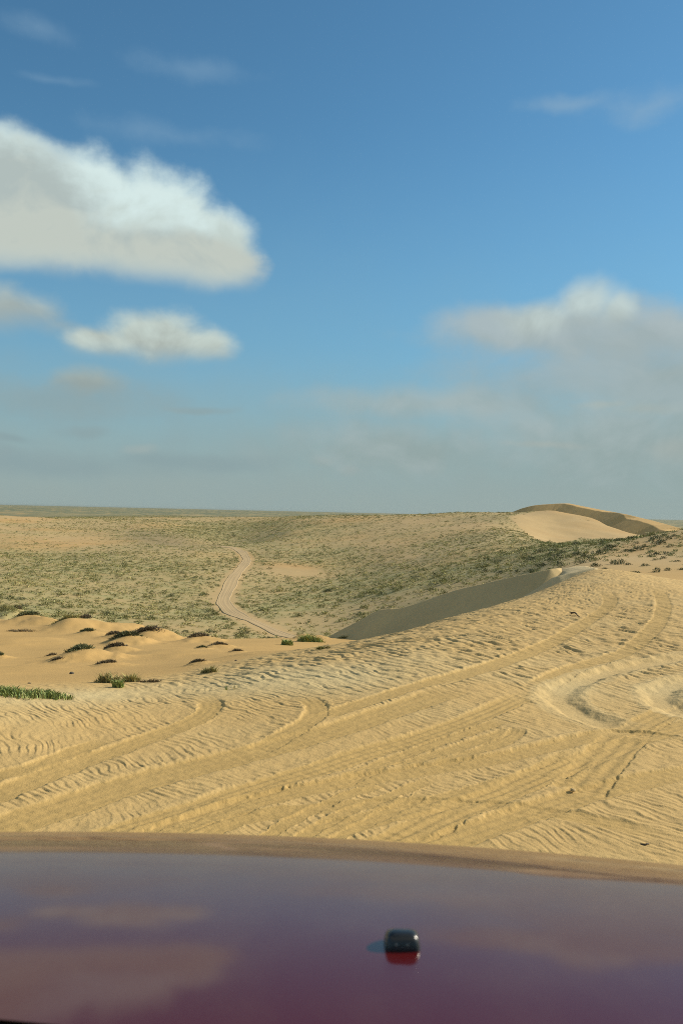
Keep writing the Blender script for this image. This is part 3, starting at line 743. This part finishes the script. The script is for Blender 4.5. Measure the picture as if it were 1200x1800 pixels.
def paint():
    m, w, b = new_mat('dark_red_paint')
    pos = w.n('ShaderNodeNewGeometry').outputs['Position']
    dustn = w.noise(w.v('MULTIPLY', pos, (1.0, 0.6, 1.0)), 9.0, 5.0, 0.6).outputs['Fac']
    spk = w.noise(pos, 420.0, 2.0, 0.6).outputs['Fac']
    f = w.m('ADD', w.m('MULTIPLY', w.ss(dustn, 0.4, 0.75), 0.05), w.m('MULTIPLY', w.ss(spk, 0.60, 0.75), 0.05))
    w.link(w.mixc(f, (.064, .003, .004, 1), (.26, .19, .11, 1)), b.inputs['Base Color'])
    sy = w.n('ShaderNodeSeparateXYZ'); w.link(pos, sy.inputs[0])
    nose = w.ss(sy.outputs[1], 1.16, 1.34)           # sand film carried up over the nose
    film = w.m('MULTIPLY', w.ss(sy.outputs[1], 0.80, 1.25), w.m('MULTIPLY', dustn, 0.19))
    f2 = w.m('ADD', w.m('ADD', f, film), w.m('MULTIPLY', nose, w.m('MULTIPLY', dustn, 0.35)), clamp=True)
    w.link(f2, b.inputs['Base Color'].links[0].from_node.inputs[0])
    w.link(w.m('SUBTRACT', 1.0, w.m('MULTIPLY', nose, 0.55)), b.inputs['Coat Weight'])
    b.inputs['Metallic'].default_value = 0.0
    b.inputs['Specular IOR Level'].default_value = 0.12
    b.inputs['Roughness'].default_value = 0.32
    b.inputs['IOR'].default_value = 1.5
    b.inputs['Coat IOR'].default_value = 1.31
    cr = w.m('ADD', 0.035, w.m('MULTIPLY', dustn, 0.05)); w.link(cr, b.inputs['Coat Roughness'])
    return m
def plain_mat(name, col, rough, metal=0.0, nz=40.0):
    m, w, b = new_mat(name)
    n = w.noise(w.n('ShaderNodeNewGeometry').outputs['Position'], nz, 4.0, 0.6).outputs['Fac']
    w.link(w.mixc(n, (col[0] * .75, col[1] * .75, col[2] * .75, 1), (col[0] * 1.2, col[1] * 1.2, col[2] * 1.2, 1)), b.inputs['Base Color'])
    b.inputs['Roughness'].default_value = rough; b.inputs['Metallic'].default_value = metal
    return m
PAINT = paint()
BLACK = plain_mat('black_plastic', (.012, .014, .015), 0.28)
COWL = plain_mat('cowl_plastic', (.008, .009, .010), 0.7)
RUBBER = plain_mat('tyre_rubber', (.02, .02, .02), 0.8)
ALLOY = plain_mat('grey_alloy', (.35, .35, .36), 0.35, 0.9)
CHROME = plain_mat('jet_metal', (.22, .22, .20), 0.45, 0.6)

car = empty('off_road_vehicle', (CX, 0.9, 0.0))
tag(car, 'dark red off-road vehicle seen over its glossy bonnet with a black washer nozzle', 'car')
def child(name, me, mat, parent=car, smooth=True):
    o = link_mesh(name, me, mat, smooth=smooth)
    o.parent = parent; o.matrix_parent_inverse = Matrix.Translation(-Vector((CX, 0.9, 0.0)))
    return o
def grid_faces(a, b):
    idx = np.arange(a * b).reshape(a, b)
    return np.stack([idx[:-1, :-1], idx[1:, :-1], idx[1:, 1:], idx[:-1, 1:]], -1).reshape(-1, 4)

HWID = 0.86
xs = np.linspace(CX - HWID, CX + HWID, 90)
S = np.concatenate([[0.0], np.linspace(0.02, 1, 160)])
P = []
for x in xs:
    r0 = hood_rear(x)
    sv = r0 + (1.545 - r0) * np.sin(S * math.pi / 2) ** 1.0
    col = hood_pt(sv, np.full(sv.shape, x))
    tail = col[-1] + [0, -0.004, -0.03]
    P.append(np.vstack([col, tail]))
P = np.array(P)
bon = child('bonnet', mesh_np('bonnet', P.reshape(-1, 3), grid_faces(*P.shape[:2])), PAINT)

# cowl under the windscreen
P = []
for x in np.linspace(CX - 0.82, CX + 0.82, 60):
    e = hood_pt(np.array([hood_rear(x)]), np.array([x]))[0]
    P.append([e + [0, 0.03, -0.02], e + [0, 0.001, -0.004], e + [0, -0.05, 0.0], e + [0, -0.13, 0.012], e + [0, -0.22, 0.03], e + [0, -0.25, -0.05]])
P = np.array(P)
child('windscreen_cowl', mesh_np('windscreen_cowl', P.reshape(-1, 3), grid_faces(*P.shape[:2])), COWL)

# fenders with wheel arches, front panel
AX_Y, WR = 0.98, 0.40
for sgn in (-1, 1):
    P = []
    for sv in np.linspace(0.15, 1.50, 70):
        e = hood_pt(np.array([sv]), np.array([CX + sgn * HWID]))[0] + [sgn * 0.005, 0, 0]
        a = WR + 0.10
        zb = 0.46 if abs(e[1] - AX_Y) > a else max(0.46, WR + math.sqrt(a * a - (e[1] - AX_Y) ** 2))
        zb = min(zb, e[2] - 0.2)
        P.append([e + [0, 0, -0.03], e, e + [sgn * 0.03, 0, -0.006], e + [sgn * 0.07, 0, -0.03], e + [sgn * 0.10, 0, -0.08]] + [[e[0] + sgn * (0.115 + 0.02 * math.sin(t * 3)), e[1], (e[2] - 0.13) * (1 - t) + zb * t] for t in np.linspace(0, 1, 8)])
    P = np.array(P)
    child('fender', mesh_np('fender', P.reshape(-1, 3), grid_faces(*P.shape[:2])), PAINT)
P = []
for x in np.linspace(CX - 0.95, CX + 0.95, 60):
    xe = np.clip(x, CX - HWID, CX + HWID)
    e = hood_pt(np.array([1.545]), np.array([xe]))[0]
    y0 = e[1] - 0.9 * max(0, abs(x - CX) - HWID)
    P.append([[x, y0 + dy, z] for dy, z in ((-0.02, e[2] - 0.032), (0.03, e[2] - 0.06), (0.05, e[2] - 0.16), (0.06, e[2] - 0.30), (0.14, e[2] - 0.34), (0.17, e[2] - 0.45), (0.15, e[2] - 0.58), (0.02, e[2] - 0.66))])
P = np.array(P)
child('front_bumper', mesh_np('front_bumper', P.reshape(-1, 3), grid_faces(*P.shape[:2])), BLACK)

def lathe(prof, n=48):
    """profile (radius, x) turned about the x axis"""
    a = np.linspace(0, 2 * math.pi, n, endpoint=False)
    pr = np.array(prof)
    V = np.stack([np.repeat(pr[:, 1:2], n, 1), pr[:, 0:1] * np.cos(a), pr[:, 0:1] * np.sin(a)], -1)
    k = len(pr); idx = np.arange(k * n).reshape(k, n)
    F = np.stack([idx[:-1], np.roll(idx, -1, 1)[:-1], np.roll(idx, -1, 1)[1:], idx[1:]], -1).reshape(-1, 4)
    return V.reshape(-1, 3), F
for sgn in (-1, 1):
    c0 = np.array([CX + sgn * 0.80, AX_Y, WR])
    wh = bpy.data.objects.new('wheel', None); COL.objects.link(wh); wh.parent = car
    wh.matrix_parent_inverse = Matrix.Translation(-Vector((CX, 0.9, 0.0)))
    V, F = lathe([(0.23, -0.12), (0.33, -0.135), (0.385, -0.12), (0.40, -0.08), (0.40, 0.08), (0.385, 0.12), (0.33, 0.135), (0.23, 0.12)])
    t = child('tyre', mesh_np('tyre', V + c0, F), RUBBER); t.parent = wh
    V, F = lathe([(0.235, 0.11), (0.22, 0.08), (0.08, 0.07), (0.06, 0.09), (0.001, 0.09)])
    V[:, 0] *= sgn
    t = child('rim', mesh_np('rim', V + c0, F), ALLOY); t.parent = wh

def nozzle(px, x=None, base_dep=0.5145):
    sv = np.linspace(0.7, 1.2, 800)
    xx = pix(px, 1671)[0]
    x = math.tan(xx) * 0.80 if x is None else x
    h = hood_pt(sv, np.full(sv.shape, x))
    k = np.argmin(np.abs((ZC - h[:, 2]) / h[:, 1] - base_dep))
    o = h[k]
    bm = bmesh.new()
    # tapered, rounded lozenge: rear face towards the windscreen
    rings = []
    for z, w, d0, d1, r in ((-0.010, .0175, 0.0, .030, .006), (0.001, .0172, 0.0, .030, .006), (0.006, .0163, .001, .028, .006), (0.0105, .0148, .0025, .024, .0065), (0.0130, .0128, .005, .019, .006), (0.0140, .0095, .0075, .016, .004)):
        ring = []
        for cxs, cys, a0 in ((1, 1, 0), (-1, 1, 90), (-1, -1, 180), (1, -1, 270)):
            ccx = cxs * (w - r); ccy = (d1 - r) if cys > 0 else (d0 + r)
            for j in range(6):
                a = R(a0 + j * 18)
                ring.append(bm.verts.new((ccx + r * math.cos(a), ccy + r * math.sin(a), z)))
        rings.append(ring)
    for a, b2 in zip(rings[:-1], rings[1:]):
        n = len(a)
        for j in range(n): bm.faces.new((a[j], a[(j + 1) % n], b2[(j + 1) % n], b2[j]))
    bm.faces.new(rings[-1]); bm.faces.new(rings[0][::-1])
    bmesh.ops.translate(bm, verts=bm.verts, vec=Vector(o))
    me = bpy.data.meshes.new('washer_nozzle'); bm.to_mesh(me); bm.free()
    nz = child('washer_nozzle', me, BLACK)
    for dx in (-0.0065, 0.0045):
        bm = bmesh.new()
        bmesh.ops.create_uvsphere(bm, u_segments=16, v_segments=10, radius=0.0014)
        bmesh.ops.translate(bm, verts=bm.verts, vec=Vector(o) + Vector((dx, 0.0016, 0.0058)))
        me = bpy.data.meshes.new('spray_jet'); bm.to_mesh(me); bm.free()
        j = child('spray_jet', me, CHROME); j.parent = nz
        j.matrix_parent_inverse = Matrix.Identity(4)
    return nz
nozzle(711)
nozzle(711, x=2 * CX - 0.06)

# ------------------------------------------------------------------ plants
def leaf_material(name, col, var=0.35, trans=0.25):
    m, w, b = new_mat(name)
    tint = w.n('ShaderNodeAttribute', attribute_name='tint').outputs['Color']
    rnd = w.n('ShaderNodeObjectInfo').outputs['Random']
    pos = w.n('ShaderNodeNewGeometry').outputs['Position']
    f = w.m('ADD', w.m('MULTIPLY', rnd, var), w.m('MULTIPLY', w.noise(pos, 7.0, 3.0).outputs['Fac'], var))
    f = w.m('ADD', f, 1.0 - var)
    mul = w.n('ShaderNodeMix', data_type='RGBA', blend_type='MULTIPLY'); mul.inputs[0].default_value = 1.0
    w.link(tint, mul.inputs[6]); mul.inputs[7].default_value = (*col, 1)
    sc = w.n('ShaderNodeVectorMath', operation='SCALE'); w.link(mul.outputs[2], sc.inputs[0]); w.link(f, sc.inputs[3])
    w.link(sc.outputs[0], b.inputs['Base Color'])
    b.inputs['Roughness'].default_value = 0.75
    b.inputs['Specular IOR Level'].default_value = 0.25
    return m
M_OLIVE = leaf_material('olive_leaf', (.325, .318, .135))
M_DARK = leaf_material('dark_leaf', (.155, .170, .082))
M_BROWN = leaf_material('dry_twig', (.185, .150, .090))
M_GREEN = leaf_material('green_leaf', (.255, .310, .110))
M_STRAW = leaf_material('olive_grass', (.31, .295, .130))

def blade_cloud(n, lx, ly, lz, leaf, up=0.6, seed=0, base=0.0, hollow=0.35, lop=0.0):
    """n small leaf blades (triangles) through a domed clump; returns V, F, tint"""
    g = np.random.default_rng(seed)
    u = g.uniform(0, 2 * math.pi, n); cz = g.uniform(0, 1, n) ** 0.8
    rr = hollow + (1 - hollow) * g.uniform(0, 1, n) ** 0.5
    # a lumpy dome: radius swells and shrinks round it
    lob = 1 + 0.28 * np.sin(u * 2 + seed) + 0.18 * np.sin(u * 3 + 1.7 * seed) + 0.15 * g.normal(0, 1, n)
    sr = np.sqrt(np.clip(1 - cz ** 2, 0, 1))
    P = np.stack([lx * rr * lob * sr * np.cos(u) + lop * lx * cz, ly * rr * lob * sr * np.sin(u), base + lz * rr * cz * (0.8 + 0.2 * lob)], 1)
    D = np.stack([np.cos(u) * sr, np.sin(u) * sr, cz + up], 1) + g.normal(0, 0.55, (n, 3))
    D /= np.linalg.norm(D, axis=1)[:, None]
    S = np.cross(D, g.normal(0, 1, (n, 3))); S /= np.linalg.norm(S, axis=1)[:, None] + 1e-9
    ln = leaf * g.uniform(0.6, 1.5, n)[:, None]; wd = ln * g.uniform(0.18, 0.34, n)[:, None]
    V = np.concatenate([P - S * wd, P + S * wd, P + D * ln * 1.6], 1).reshape(-1, 3)
    F = np.arange(n * 3).reshape(-1, 3)
    clump = 0.8 + 0.35 * np.sin(u * 2.0 + seed * 2.1) * np.sin(cz * 5 + seed)
    t = np.clip(clump + g.normal(0, 0.16, n), 0.35, 1.5)
    t = np.repeat(np.stack([t * g.uniform(0.92, 1.12, n), t, t * g.uniform(0.8, 1.1, n)], 1), 3, axis=0)
    return V, F, t

def grass_blades(n, lx, ly, h, wd, seed=0, lean=0.5, edge=0.6):
    """n standing blades, two quads each as four triangles"""
    g = np.random.default_rng(seed)
    u = g.uniform(0, 2 * math.pi, n); r = np.sqrt(g.uniform(0, 1, n))
    nc = max(4, n // 45); cu = g.uniform(0, 2 * math.pi, nc); cr = np.sqrt(g.uniform(0, 1, nc)); w = g.integers(0, nc, n)
    x = lx * (0.8 * cr[w] * np.cos(cu[w]) + 0.16 * g.normal(0, 1, n)); y = ly * (0.8 * cr[w] * np.sin(cu[w]) + 0.16 * g.normal(0, 1, n))
    r = np.clip(np.hypot(x / lx, y / ly), 0, 1.1)
    h = h * np.clip(g.lognormal(-0.05, 0.35, nc), 0.45, 1.6)[w]
    hh = h * (1 - edge * r ** 2) * g.uniform(0.55, 1.15, n)
    dx = g.normal(0, lean, n) * hh + x / lx * hh * lean * 0.5; dy = g.normal(0, lean, n) * hh
    a = g.uniform(0, math.pi, n); sx, sy = np.cos(a) * wd, np.sin(a) * wd
    z0 = np.full(n, -0.02)
    P = [np.stack([x - sx, y - sy, z0], 1), np.stack([x + sx, y + sy, z0], 1),
         np.stack([x + dx * .4 + sx * .8, y + dy * .4 + sy * .8, hh * .6], 1), np.stack([x + dx * .4 - sx * .8, y + dy * .4 - sy * .8, hh * .6], 1),
         np.stack([x + dx, y + dy, hh], 1)]
    V = np.stack(P, 1).reshape(-1, 3)
    b = np.arange(n)[:, None] * 5
    F = np.concatenate([b + [0, 1, 2], b + [0, 2, 3], b + [3, 2, 4]])
    t = np.clip(g.normal(1.0, 0.2, n), 0.5, 1.6)
    T = np.repeat(np.stack([t * g.uniform(0.9, 1.2, n), t, t * g.uniform(0.7, 1.1, n)], 1), 5, axis=0)
    return V, F, T

def on_ground(px, py, dmin=8.0):
    x, y, d = ground_at(px, py, dmin)
    return x, y, zat(x, y), d

def plant(name, V, F, T, mat, loc, label, cat, group=None, rz=0.0):
    o = link_mesh(name, mesh_np(name, V, F, T), mat, smooth=False)
    o.location = loc; o.rotation_euler = (0, 0, rz)
    return tag(o, label, cat, group)

# shrubs crowning the sand mounds
for i, (px, py, bw, bh, mw, mh, lb) in enumerate(HUMMOCKS):
    mx, my, sx, sy, h = MOUNDS[i]
    d = math.hypot(mx, my)
    wx = bw / FPX * d * 0.5; hz = max(bh / FPX * d, 0.05)
    V, F, T = blade_cloud(int(160 + 26 * bw), wx, wx * 0.8, hz * 0.5, 0.016 + 0.0009 * d, up=0.35, seed=300 + i, base=-0.03, hollow=0.2)
    cx, cy = mx - 0.25 * sx, my - 0.15 * sy
    # settle the clump on the mound so it follows its slope
    V[:, 2] += terrain_z(V[:, 0] + cx, V[:, 1] + cy)
    zc = zat(cx, cy); V[:, 2] -= zc
    plant('desert_shrub', V, F, T, M_BROWN if i % 3 else M_DARK, (cx, cy, zc), lb, 'shrub', 'shrubs on the sand mounds of the hollow')

# grass and succulents along the edge of the rippled dune
def mat_patch(px0, px1, py, hpx, n, mat, label, name, cat, seed, deep=0.5, wd=0.006, lean=0.45):
    x, y, z, d = on_ground((px0 + px1) / 2, py, 6.0)
    lx = (px1 - px0) / 2 / FPX * d; h = hpx / FPX * d
    V, F, T = grass_blades(n, lx, lx * deep, h, wd, seed, lean)
    V[:, 2] += terrain_z(V[:, 0] + x, V[:, 1] + y) - z
    return plant(name, V, F, T, mat, (x, y, z), label, cat)
mat_patch(-60, 122, 1221, 11, 1700, M_GREEN, 'bright green mat of small upright leaves where the ripples end at left', 'ground_plant', 'plant', 401, 0.45, 0.006, 0.5)
mat_patch(168, 216, 1200, 13, 700, M_STRAW, 'olive grass clump with dark base on the lip between ripples and orange sand', 'grass_tuft', 'grass', 402, 0.55, 0.004, 0.5)
mat_patch(218, 246, 1198, 14, 380, M_STRAW, 'smaller feathery olive tuft right of the dark based grass clump', 'grass_tuft', 'grass', 403, 0.6, 0.0035, 0.6)
mat_patch(190, 223, 1208, 9, 420, M_GREEN, 'pale low succulent in the sand in front of two olive tufts', 'succulent_plant', 'plant', 404, 0.5, 0.008, 0.5)
mat_patch(240, 292, 1199, 5, 320, M_BROWN, 'thin brown dry grass lying right of the feathery tuft', 'dry_grass', 'grass', 405, 0.4, 0.003, 1.2)
mat_patch(352, 385, 1183, 9, 480, M_STRAW, 'green olive tuft at the top edge of the pale ripples', 'grass_tuft', 'grass', 406, 0.5, 0.005, 0.5)
mat_patch(495, 514, 1134, 8, 900, M_GREEN, 'small vivid green bush at the foot of the dirt track', 'green_bush', 'bush', 407, 0.8, 0.02, 0.4)
mat_patch(518, 568, 1128, 10, 1300, M_GREEN, 'green grass topping the mound between the track foot and the grey slip face', 'mound_grass', 'grass', 408, 0.5, 0.012, 0.6)
mat_patch(556, 580, 1140, 6, 300, M_STRAW, 'dull tuft on the shoulder left of the low sand tongue', 'grass_tuft', 'grass', 409, 0.6, 0.01, 0.7)
mat_patch(592, 646, 1123, 5, 700, M_STRAW, 'thin fringe of grass along the foot of the grey slip face', 'grass_fringe', 'grass', 410, 0.25, 0.008, 0.9)
mat_patch(-40, 46, 1087, 8, 1500, M_STRAW, 'olive grass strip behind the leftmost humps of the hollow rim', 'rim_grass', 'grass', 411, 0.3, 0.012, 0.8)
mat_patch(44, 104, 1096, 10, 1500, M_STRAW, 'olive grass bank between the second and third rim mounds', 'rim_grass', 'grass', 412, 0.3, 0.012, 0.8)
mat_patch(92, 140, 1104, 9, 1300, M_STRAW, 'olive grass drooping over the smooth mound at mid rim', 'rim_grass', 'grass', 413, 0.4, 0.012, 0.8)
mat_patch(10, 66, 1110, 4, 400, M_BROWN, 'thin grey brown stalks below the second rim mound', 'dry_grass', 'grass', 414, 0.4, 0.006, 1.2)
mat_patch(394, 404, 1212, 9, 10, M_GREEN, 'few thin green stalks leaning in the pale ripples, the left ones', 'grass_stalks', 'grass', 415, 0.5, 0.004, 0.5)
mat_patch(408, 420, 1211, 12, 9, M_STRAW, 'few thin pale stalks leaning in the pale ripples, the right ones', 'grass_stalks', 'grass', 416, 0.5, 0.004, 0.5)

# stones and twigs on the sand
def stone(px, py, wpx, label, col, seed):
    x, y, z, d = on_ground(px, py, 3.0)
    bm = bmesh.new(); bmesh.ops.create_icosphere(bm, subdivisions=2, radius=wpx / FPX * d * 0.5)
    g = random.Random(seed)
    for v in bm.verts:
        v.co *= 1 + g.uniform(-0.22, 0.22); v.co.z *= 0.65
    me = bpy.data.meshes.new('stone'); bm.to_mesh(me); bm.free()
    m, w, b = new_mat('stone'); pos = w.n('ShaderNodeNewGeometry').outputs['Position']
    w.link(w.mixc(w.noise(pos, 30, 3).outputs['Fac'], (col[0] * .6, col[1] * .6, col[2] * .6, 1), (*col, 1)), b.inputs['Base Color']); b.inputs['Roughness'].default_value = .9
    o = link_mesh('stone', me, m); o.location = (x, y, z + wpx / FPX * d * 0.12)
    tag(o, label, 'stone')
stone(126, 1185, 8, 'small dark stone on open orange sand above the green mat', (.09, .075, .05), 1)
stone(415, 1162, 5, 'small dark stone near the top edge of the pale ripples', (.08, .06, .045), 2)
stone(52, 1202, 5, 'tiny dark stone on orange sand just above the green mat', (.10, .08, .05), 3)
stone(1009, 1462, 4, 'tiny black stone on ripples right of the lowest track', (.05, .045, .04), 4)
stone(1006, 1390, 9, 'sand coloured lump at the lower end of the short wide track', (.46, .33, .15), 5)

def twig(px0, py0, px1, py1, rad, label, seed):
    a = on_ground(px0, py0, 3.0); b = on_ground(px1, py1, 3.0)
    g = random.Random(seed)
    A = Vector(a[:3]); B = Vector(b[:3])
    bm = bmesh.new(); prev = None; n = 7
    for i in range(n):
        t = i / (n - 1)
        p = A.lerp(B, t) + Vector((g.uniform(-1, 1), g.uniform(-1, 1), 0)) * rad * 2; p.z += rad * (1.6 + 1.5 * math.sin(t * 5))
        r = rad * (1 - 0.6 * t)
        d = (B - A).normalized(); s = d.cross(Vector((0, 0, 1))).normalized()
        ring = [bm.verts.new(p + (s * math.cos(k * math.pi / 3) + Vector((0, 0, 1)) * math.sin(k * math.pi / 3)) * r) for k in range(6)]
        if prev:
            for k in range(6): bm.faces.new((prev[k], prev[(k + 1) % 6], ring[(k + 1) % 6], ring[k]))
        else: bm.faces.new(ring[::-1])
        prev = ring
    bm.faces.new(prev)
    me = bpy.data.meshes.new('twig'); bm.to_mesh(me); bm.free()
    o = link_mesh('twig', me, M_TWIG)
    tag(o, label, 'twig')
m, w, b = new_mat('twig_bark')
w.link(w.mixc(w.noise(w.n('ShaderNodeNewGeometry').outputs['Position'], 60, 3).outputs['Fac'], (.05, .035, .02, 1), (.12, .085, .05, 1)), b.inputs['Base Color']); b.inputs['Roughness'].default_value = .9
M_TWIG = m
twig(1128, 1489, 1150, 1490, 0.006, 'thin dark twig on ripples close to the bonnet edge', 1)
twig(1002, 1081, 1019, 1085, 0.016, 'short dark stick lying on the upper slope left of the curving track', 2)

# ---- scrub of the valley: sampled over the hillsides, the 300 showing largest as objects, the rest one mesh
def sample_scrub():
    pts = []
    g = np.random.default_rng(99)
    N = 520000
    u = g.uniform(-0.46, 0.46, N)
    # uniform over the ground area of the sector 66..1100 m
    d = np.sqrt(g.uniform(66.0 ** 2, 1150.0 ** 2, N))
    near = g.uniform(size=60000)
    u = np.concatenate([u, g.uniform(-0.46, 0.46, 60000)]); d = np.concatenate([d, np.sqrt(66.0 ** 2 + near * (330.0 ** 2 - 66.0 ** 2))])
    x, y = np.sin(u) * d, np.cos(u) * d
    z = terrain_z(x, y)
    dens = scrub_density(x, y, z)
    dens *= np.where(d > 700, 0.35, 1.0)
    # what stands in view: compare with the skyline built up along each azimuth
    ta = np.linspace(-0.47, 0.47, 240); td = np.exp(np.linspace(math.log(5), math.log(1200), 260))
    A, Dm = np.meshgrid(ta, td, indexing='ij')
    zz = terrain_z((np.sin(A) * Dm).ravel(), (np.cos(A) * Dm).ravel()).reshape(A.shape)
    sk = np.maximum.accumulate((zz - ZC) / Dm, axis=1)
    ia = np.clip(((u + 0.47) / 0.94 * 239).round().astype(int), 0, 239)
    idd = np.clip(((np.log(d) - math.log(5)) / (math.log(1200) - math.log(5)) * 259).astype(int) - 2, 0, 259)
    vis = (z + 0.6 - ZC) / d > sk[ia, idd]
    p = dens * np.where(d < 330, 0.31, 0.36)
    p = p * np.where(vis, 1.0, 0.15)
    k = g.uniform(size=len(u)) < p
    return x[k], y[k], z[k], d[k], vis[k], dens[k]
SX, SY, SZ, SD, SV, SN = sample_scrub()
SW = np.clip(np.random.default_rng(5).lognormal(-0.40, 0.45, len(SX)), 0.3, 2.1) * np.where(SD > 500, 1.25, 1.0)     # widths in metres
print('scrub plants', len(SX))
PX, PY = topix(SX, SY, SZ)
# dark bushes of the ridge on the right, one by one
RIDGE = [(1052, 975, 22, 12), (1063, 968, 20, 9), (1028, 981, 18, 9), (1040, 985, 16, 10), (1046, 996, 18, 10), (1080, 991, 18, 9), (1089, 992, 22, 10), (1103, 993, 12, 6), (1114, 1009, 24, 8), (1152, 1006, 16, 11), (1076, 968, 18, 6), (1100, 969, 16, 6),
         (1110, 969, 14, 6), (1172, 974, 16, 6), (1142, 971, 12, 5), (1152, 948, 22, 10), (1160, 953, 18, 8), (1144, 951, 12, 7), (1175, 948, 14, 7), (1184, 943, 12, 5), (1168, 941, 14, 5), (1133, 995, 16, 6), (1165, 982, 14, 5), (1190, 987, 14, 4), (1196, 1002, 14, 6), (1131, 962, 14, 6), (1118, 956, 14, 5), (1172, 1003, 12, 8), (1142, 979, 12, 5), (1062, 1001, 12, 5), (1150, 985, 10, 4), (1176, 962, 12, 5), (1022, 1003, 12, 4), (980, 990, 14, 5), (1010, 965, 14, 5), (1058, 959, 14, 5), (1095, 930, 10, 4), (1115, 934, 12, 4)]
PLAIN_OBJ = set()

PROTO = []
for k in range(10):
    V, F, T = blade_cloud(190, 0.5, 0.46, 0.34 + 0.05 * (k % 3), 0.085, up=0.5, seed=500 + k, base=-0.02, hollow=0.25, lop=0.15 * (k % 2))
    me = mesh_np('valley_shrub', V, F, T); me.materials.append(M_DARK if k >= 6 else M_OLIVE)
    PROTO.append(me)

def where_label(px, py, d, size, dark=False):
    t = where_text(px, py)
    return t.replace('olive shrub', 'dark shrub').replace('grey green shrub', 'dark shrub').replace('green shrub', 'dark shrub') if dark and 'bush' not in t else t
def where_text(px, py):
    if px > 985 and py > 925: return 'dark green bush among those dotting the orange ridge at right'
    rd = abs(px - np.interp(py, [955, 985, 1020, 1045, 1070, 1085, 1120], [400, 432, 408, 393, 400, 432, 505]))
    if rd < 22 and 955 < py < 1120: return 'grey green shrub right on the verge of the dirt track'
    if py > 1060 and px < 420: return 'olive shrub on the valley floor just beyond the hollow rim'
    if px < 420: return 'olive shrub on the hillside left of the dirt track'
    if px > 560 and py > 990: return 'green shrub of the valley floor above the grey slip face'
    return 'olive shrub on the slope right of the dirt track'

def set_shrub(me, name, x, y, z, w, h, rz, label, group):
    o = bpy.data.objects.new(name, me); COL.objects.link(o)
    o.location = (x, y, z); o.scale = (w, w, h); o.rotation_euler = (0, 0, rz)
    return tag(o, label, 'shrub', group)

count = 0
for i, (px, py, bw, bh) in enumerate(RIDGE):
    x, y, d = ground_at(px, py, 60.0)
    z = zat(x, y)
    w = bw / FPX * d; h = bh / FPX * d / 0.50
    set_shrub(PROTO[6 + i % 4], 'ridge_bush', x, y, z - 0.03, w, h, 0.7 * i, where_label(1100, 960, d, w), 'shrubs: ' + where_label(1100, 960, d, w))
    count += 1
size = np.where(SV & (PX > 0) & (PX < 1200), SW / SD, 0)
order = np.argsort(-size)
pick = order[:300 - count - len(HUMMOCKS)]
rest = np.ones(len(SX), bool); rest[pick] = False
g = np.random.default_rng(11)
for i in pick:
    dark = (PX[i] > 930 and g.uniform() < 0.7) or g.uniform() < 0.22
    me = PROTO[int(g.integers(6, 10)) if dark else int(g.integers(0, 6))]
    lb = where_label(PX[i], PY[i], SD[i], SW[i], dark)
    set_shrub(me, 'valley_shrub', SX[i], SY[i], SZ[i] - 0.02, SW[i], SW[i] * g.uniform(0.6, 0.95), g.uniform(0, 6.28), lb, 'shrubs: ' + lb)

def build_scrub():
    ids = np.where(rest)[0]
    g = np.random.default_rng(12)
    # a handful of small clump shapes, merged into one mesh
    shapes = [blade_cloud(26, 0.5, 0.46, 0.36, 0.17, up=0.4, seed=600 + k, base=-0.02, hollow=0.15) for k in range(12)]
    Vs, Fs, Ts = [], [], []; off = 0
    kind = g.integers(0, 12, len(ids))
    for k in range(12):
        sel = ids[kind == k]
        V, F, T = shapes[k]
        a = g.uniform(0, 6.28, len(sel)); ca, sa = np.cos(a)[:, None], np.sin(a)[:, None]
        w = SW[sel][:, None]; h = w * g.uniform(0.55, 0.95, (len(sel), 1))
        X = SX[sel][:, None] + w * (V[None, :, 0] * ca - V[None, :, 1] * sa)
        Y = SY[sel][:, None] + w * (V[None, :, 0] * sa + V[None, :, 1] * ca)
        Z = SZ[sel][:, None] + h * V[None, :, 2] - 0.02
        Vs.append(np.stack([X, Y, Z], -1).reshape(-1, 3))
        # species: grey olive, yellower, dark
        b = g.uniform(size=len(sel))
        spec = np.where((b < 0.5)[:, None], [1.0, 1.0, 1.0], np.where((b < 0.75)[:, None], [1.35, 1.25, 1.15], [0.66, 0.68, 0.62]))
        rg = (PX[sel] > 930)[:, None]
        spec = np.where(rg & (b > 0.4)[:, None], [0.78, 0.84, 0.74], spec)
        Ts.append((T[None] * spec[:, None, :]).reshape(-1, 3))
        Fs.append((F[None] + (off + np.arange(len(sel)) * len(V))[:, None, None]).reshape(-1, 3))
        off += len(sel) * len(V)
    me = mesh_np('scrub', np.concatenate(Vs), np.concatenate(Fs), np.concatenate(Ts))
    o = link_mesh('scrub', me, M_OLIVE, smooth=False)
    return tag(o, 'grey green low scrub scattered over the far sandy hillsides', 'scrub', None, 'stuff')
build_scrub()

# ------------------------------------------------------------------ the air: far ground pales a little
bm = bmesh.new(); bmesh.ops.create_cube(bm, size=1.0)
zt, zb_ = 16.0, -75.0
for v in bm.verts:
    v.co.x *= 70000.0; v.co.y *= 70000.0; v.co.z = zt if v.co.z > 0 else zb_
me = bpy.data.meshes.new('haze'); bm.to_mesh(me); bm.free()
hm = bpy.data.materials.new('haze'); hm.use_nodes = True; hm.node_tree.nodes.clear()
hw_ = NT(hm.node_tree)
pv = hw_.n('ShaderNodeVolumePrincipled'); pv.inputs['Color'].default_value = (.36, .43, .45, 1); pv.inputs['Density'].default_value = 2.4e-5; pv.inputs['Anisotropy'].default_value = 0.2
ho = hw_.n('ShaderNodeOutputMaterial'); hw_.link(pv.outputs[0], ho.inputs['Volume'])
hz_o = link_mesh('haze', me, hm, smooth=False)
tag(hz_o, 'thin dry haze over the far plain', 'haze', None, 'stuff')
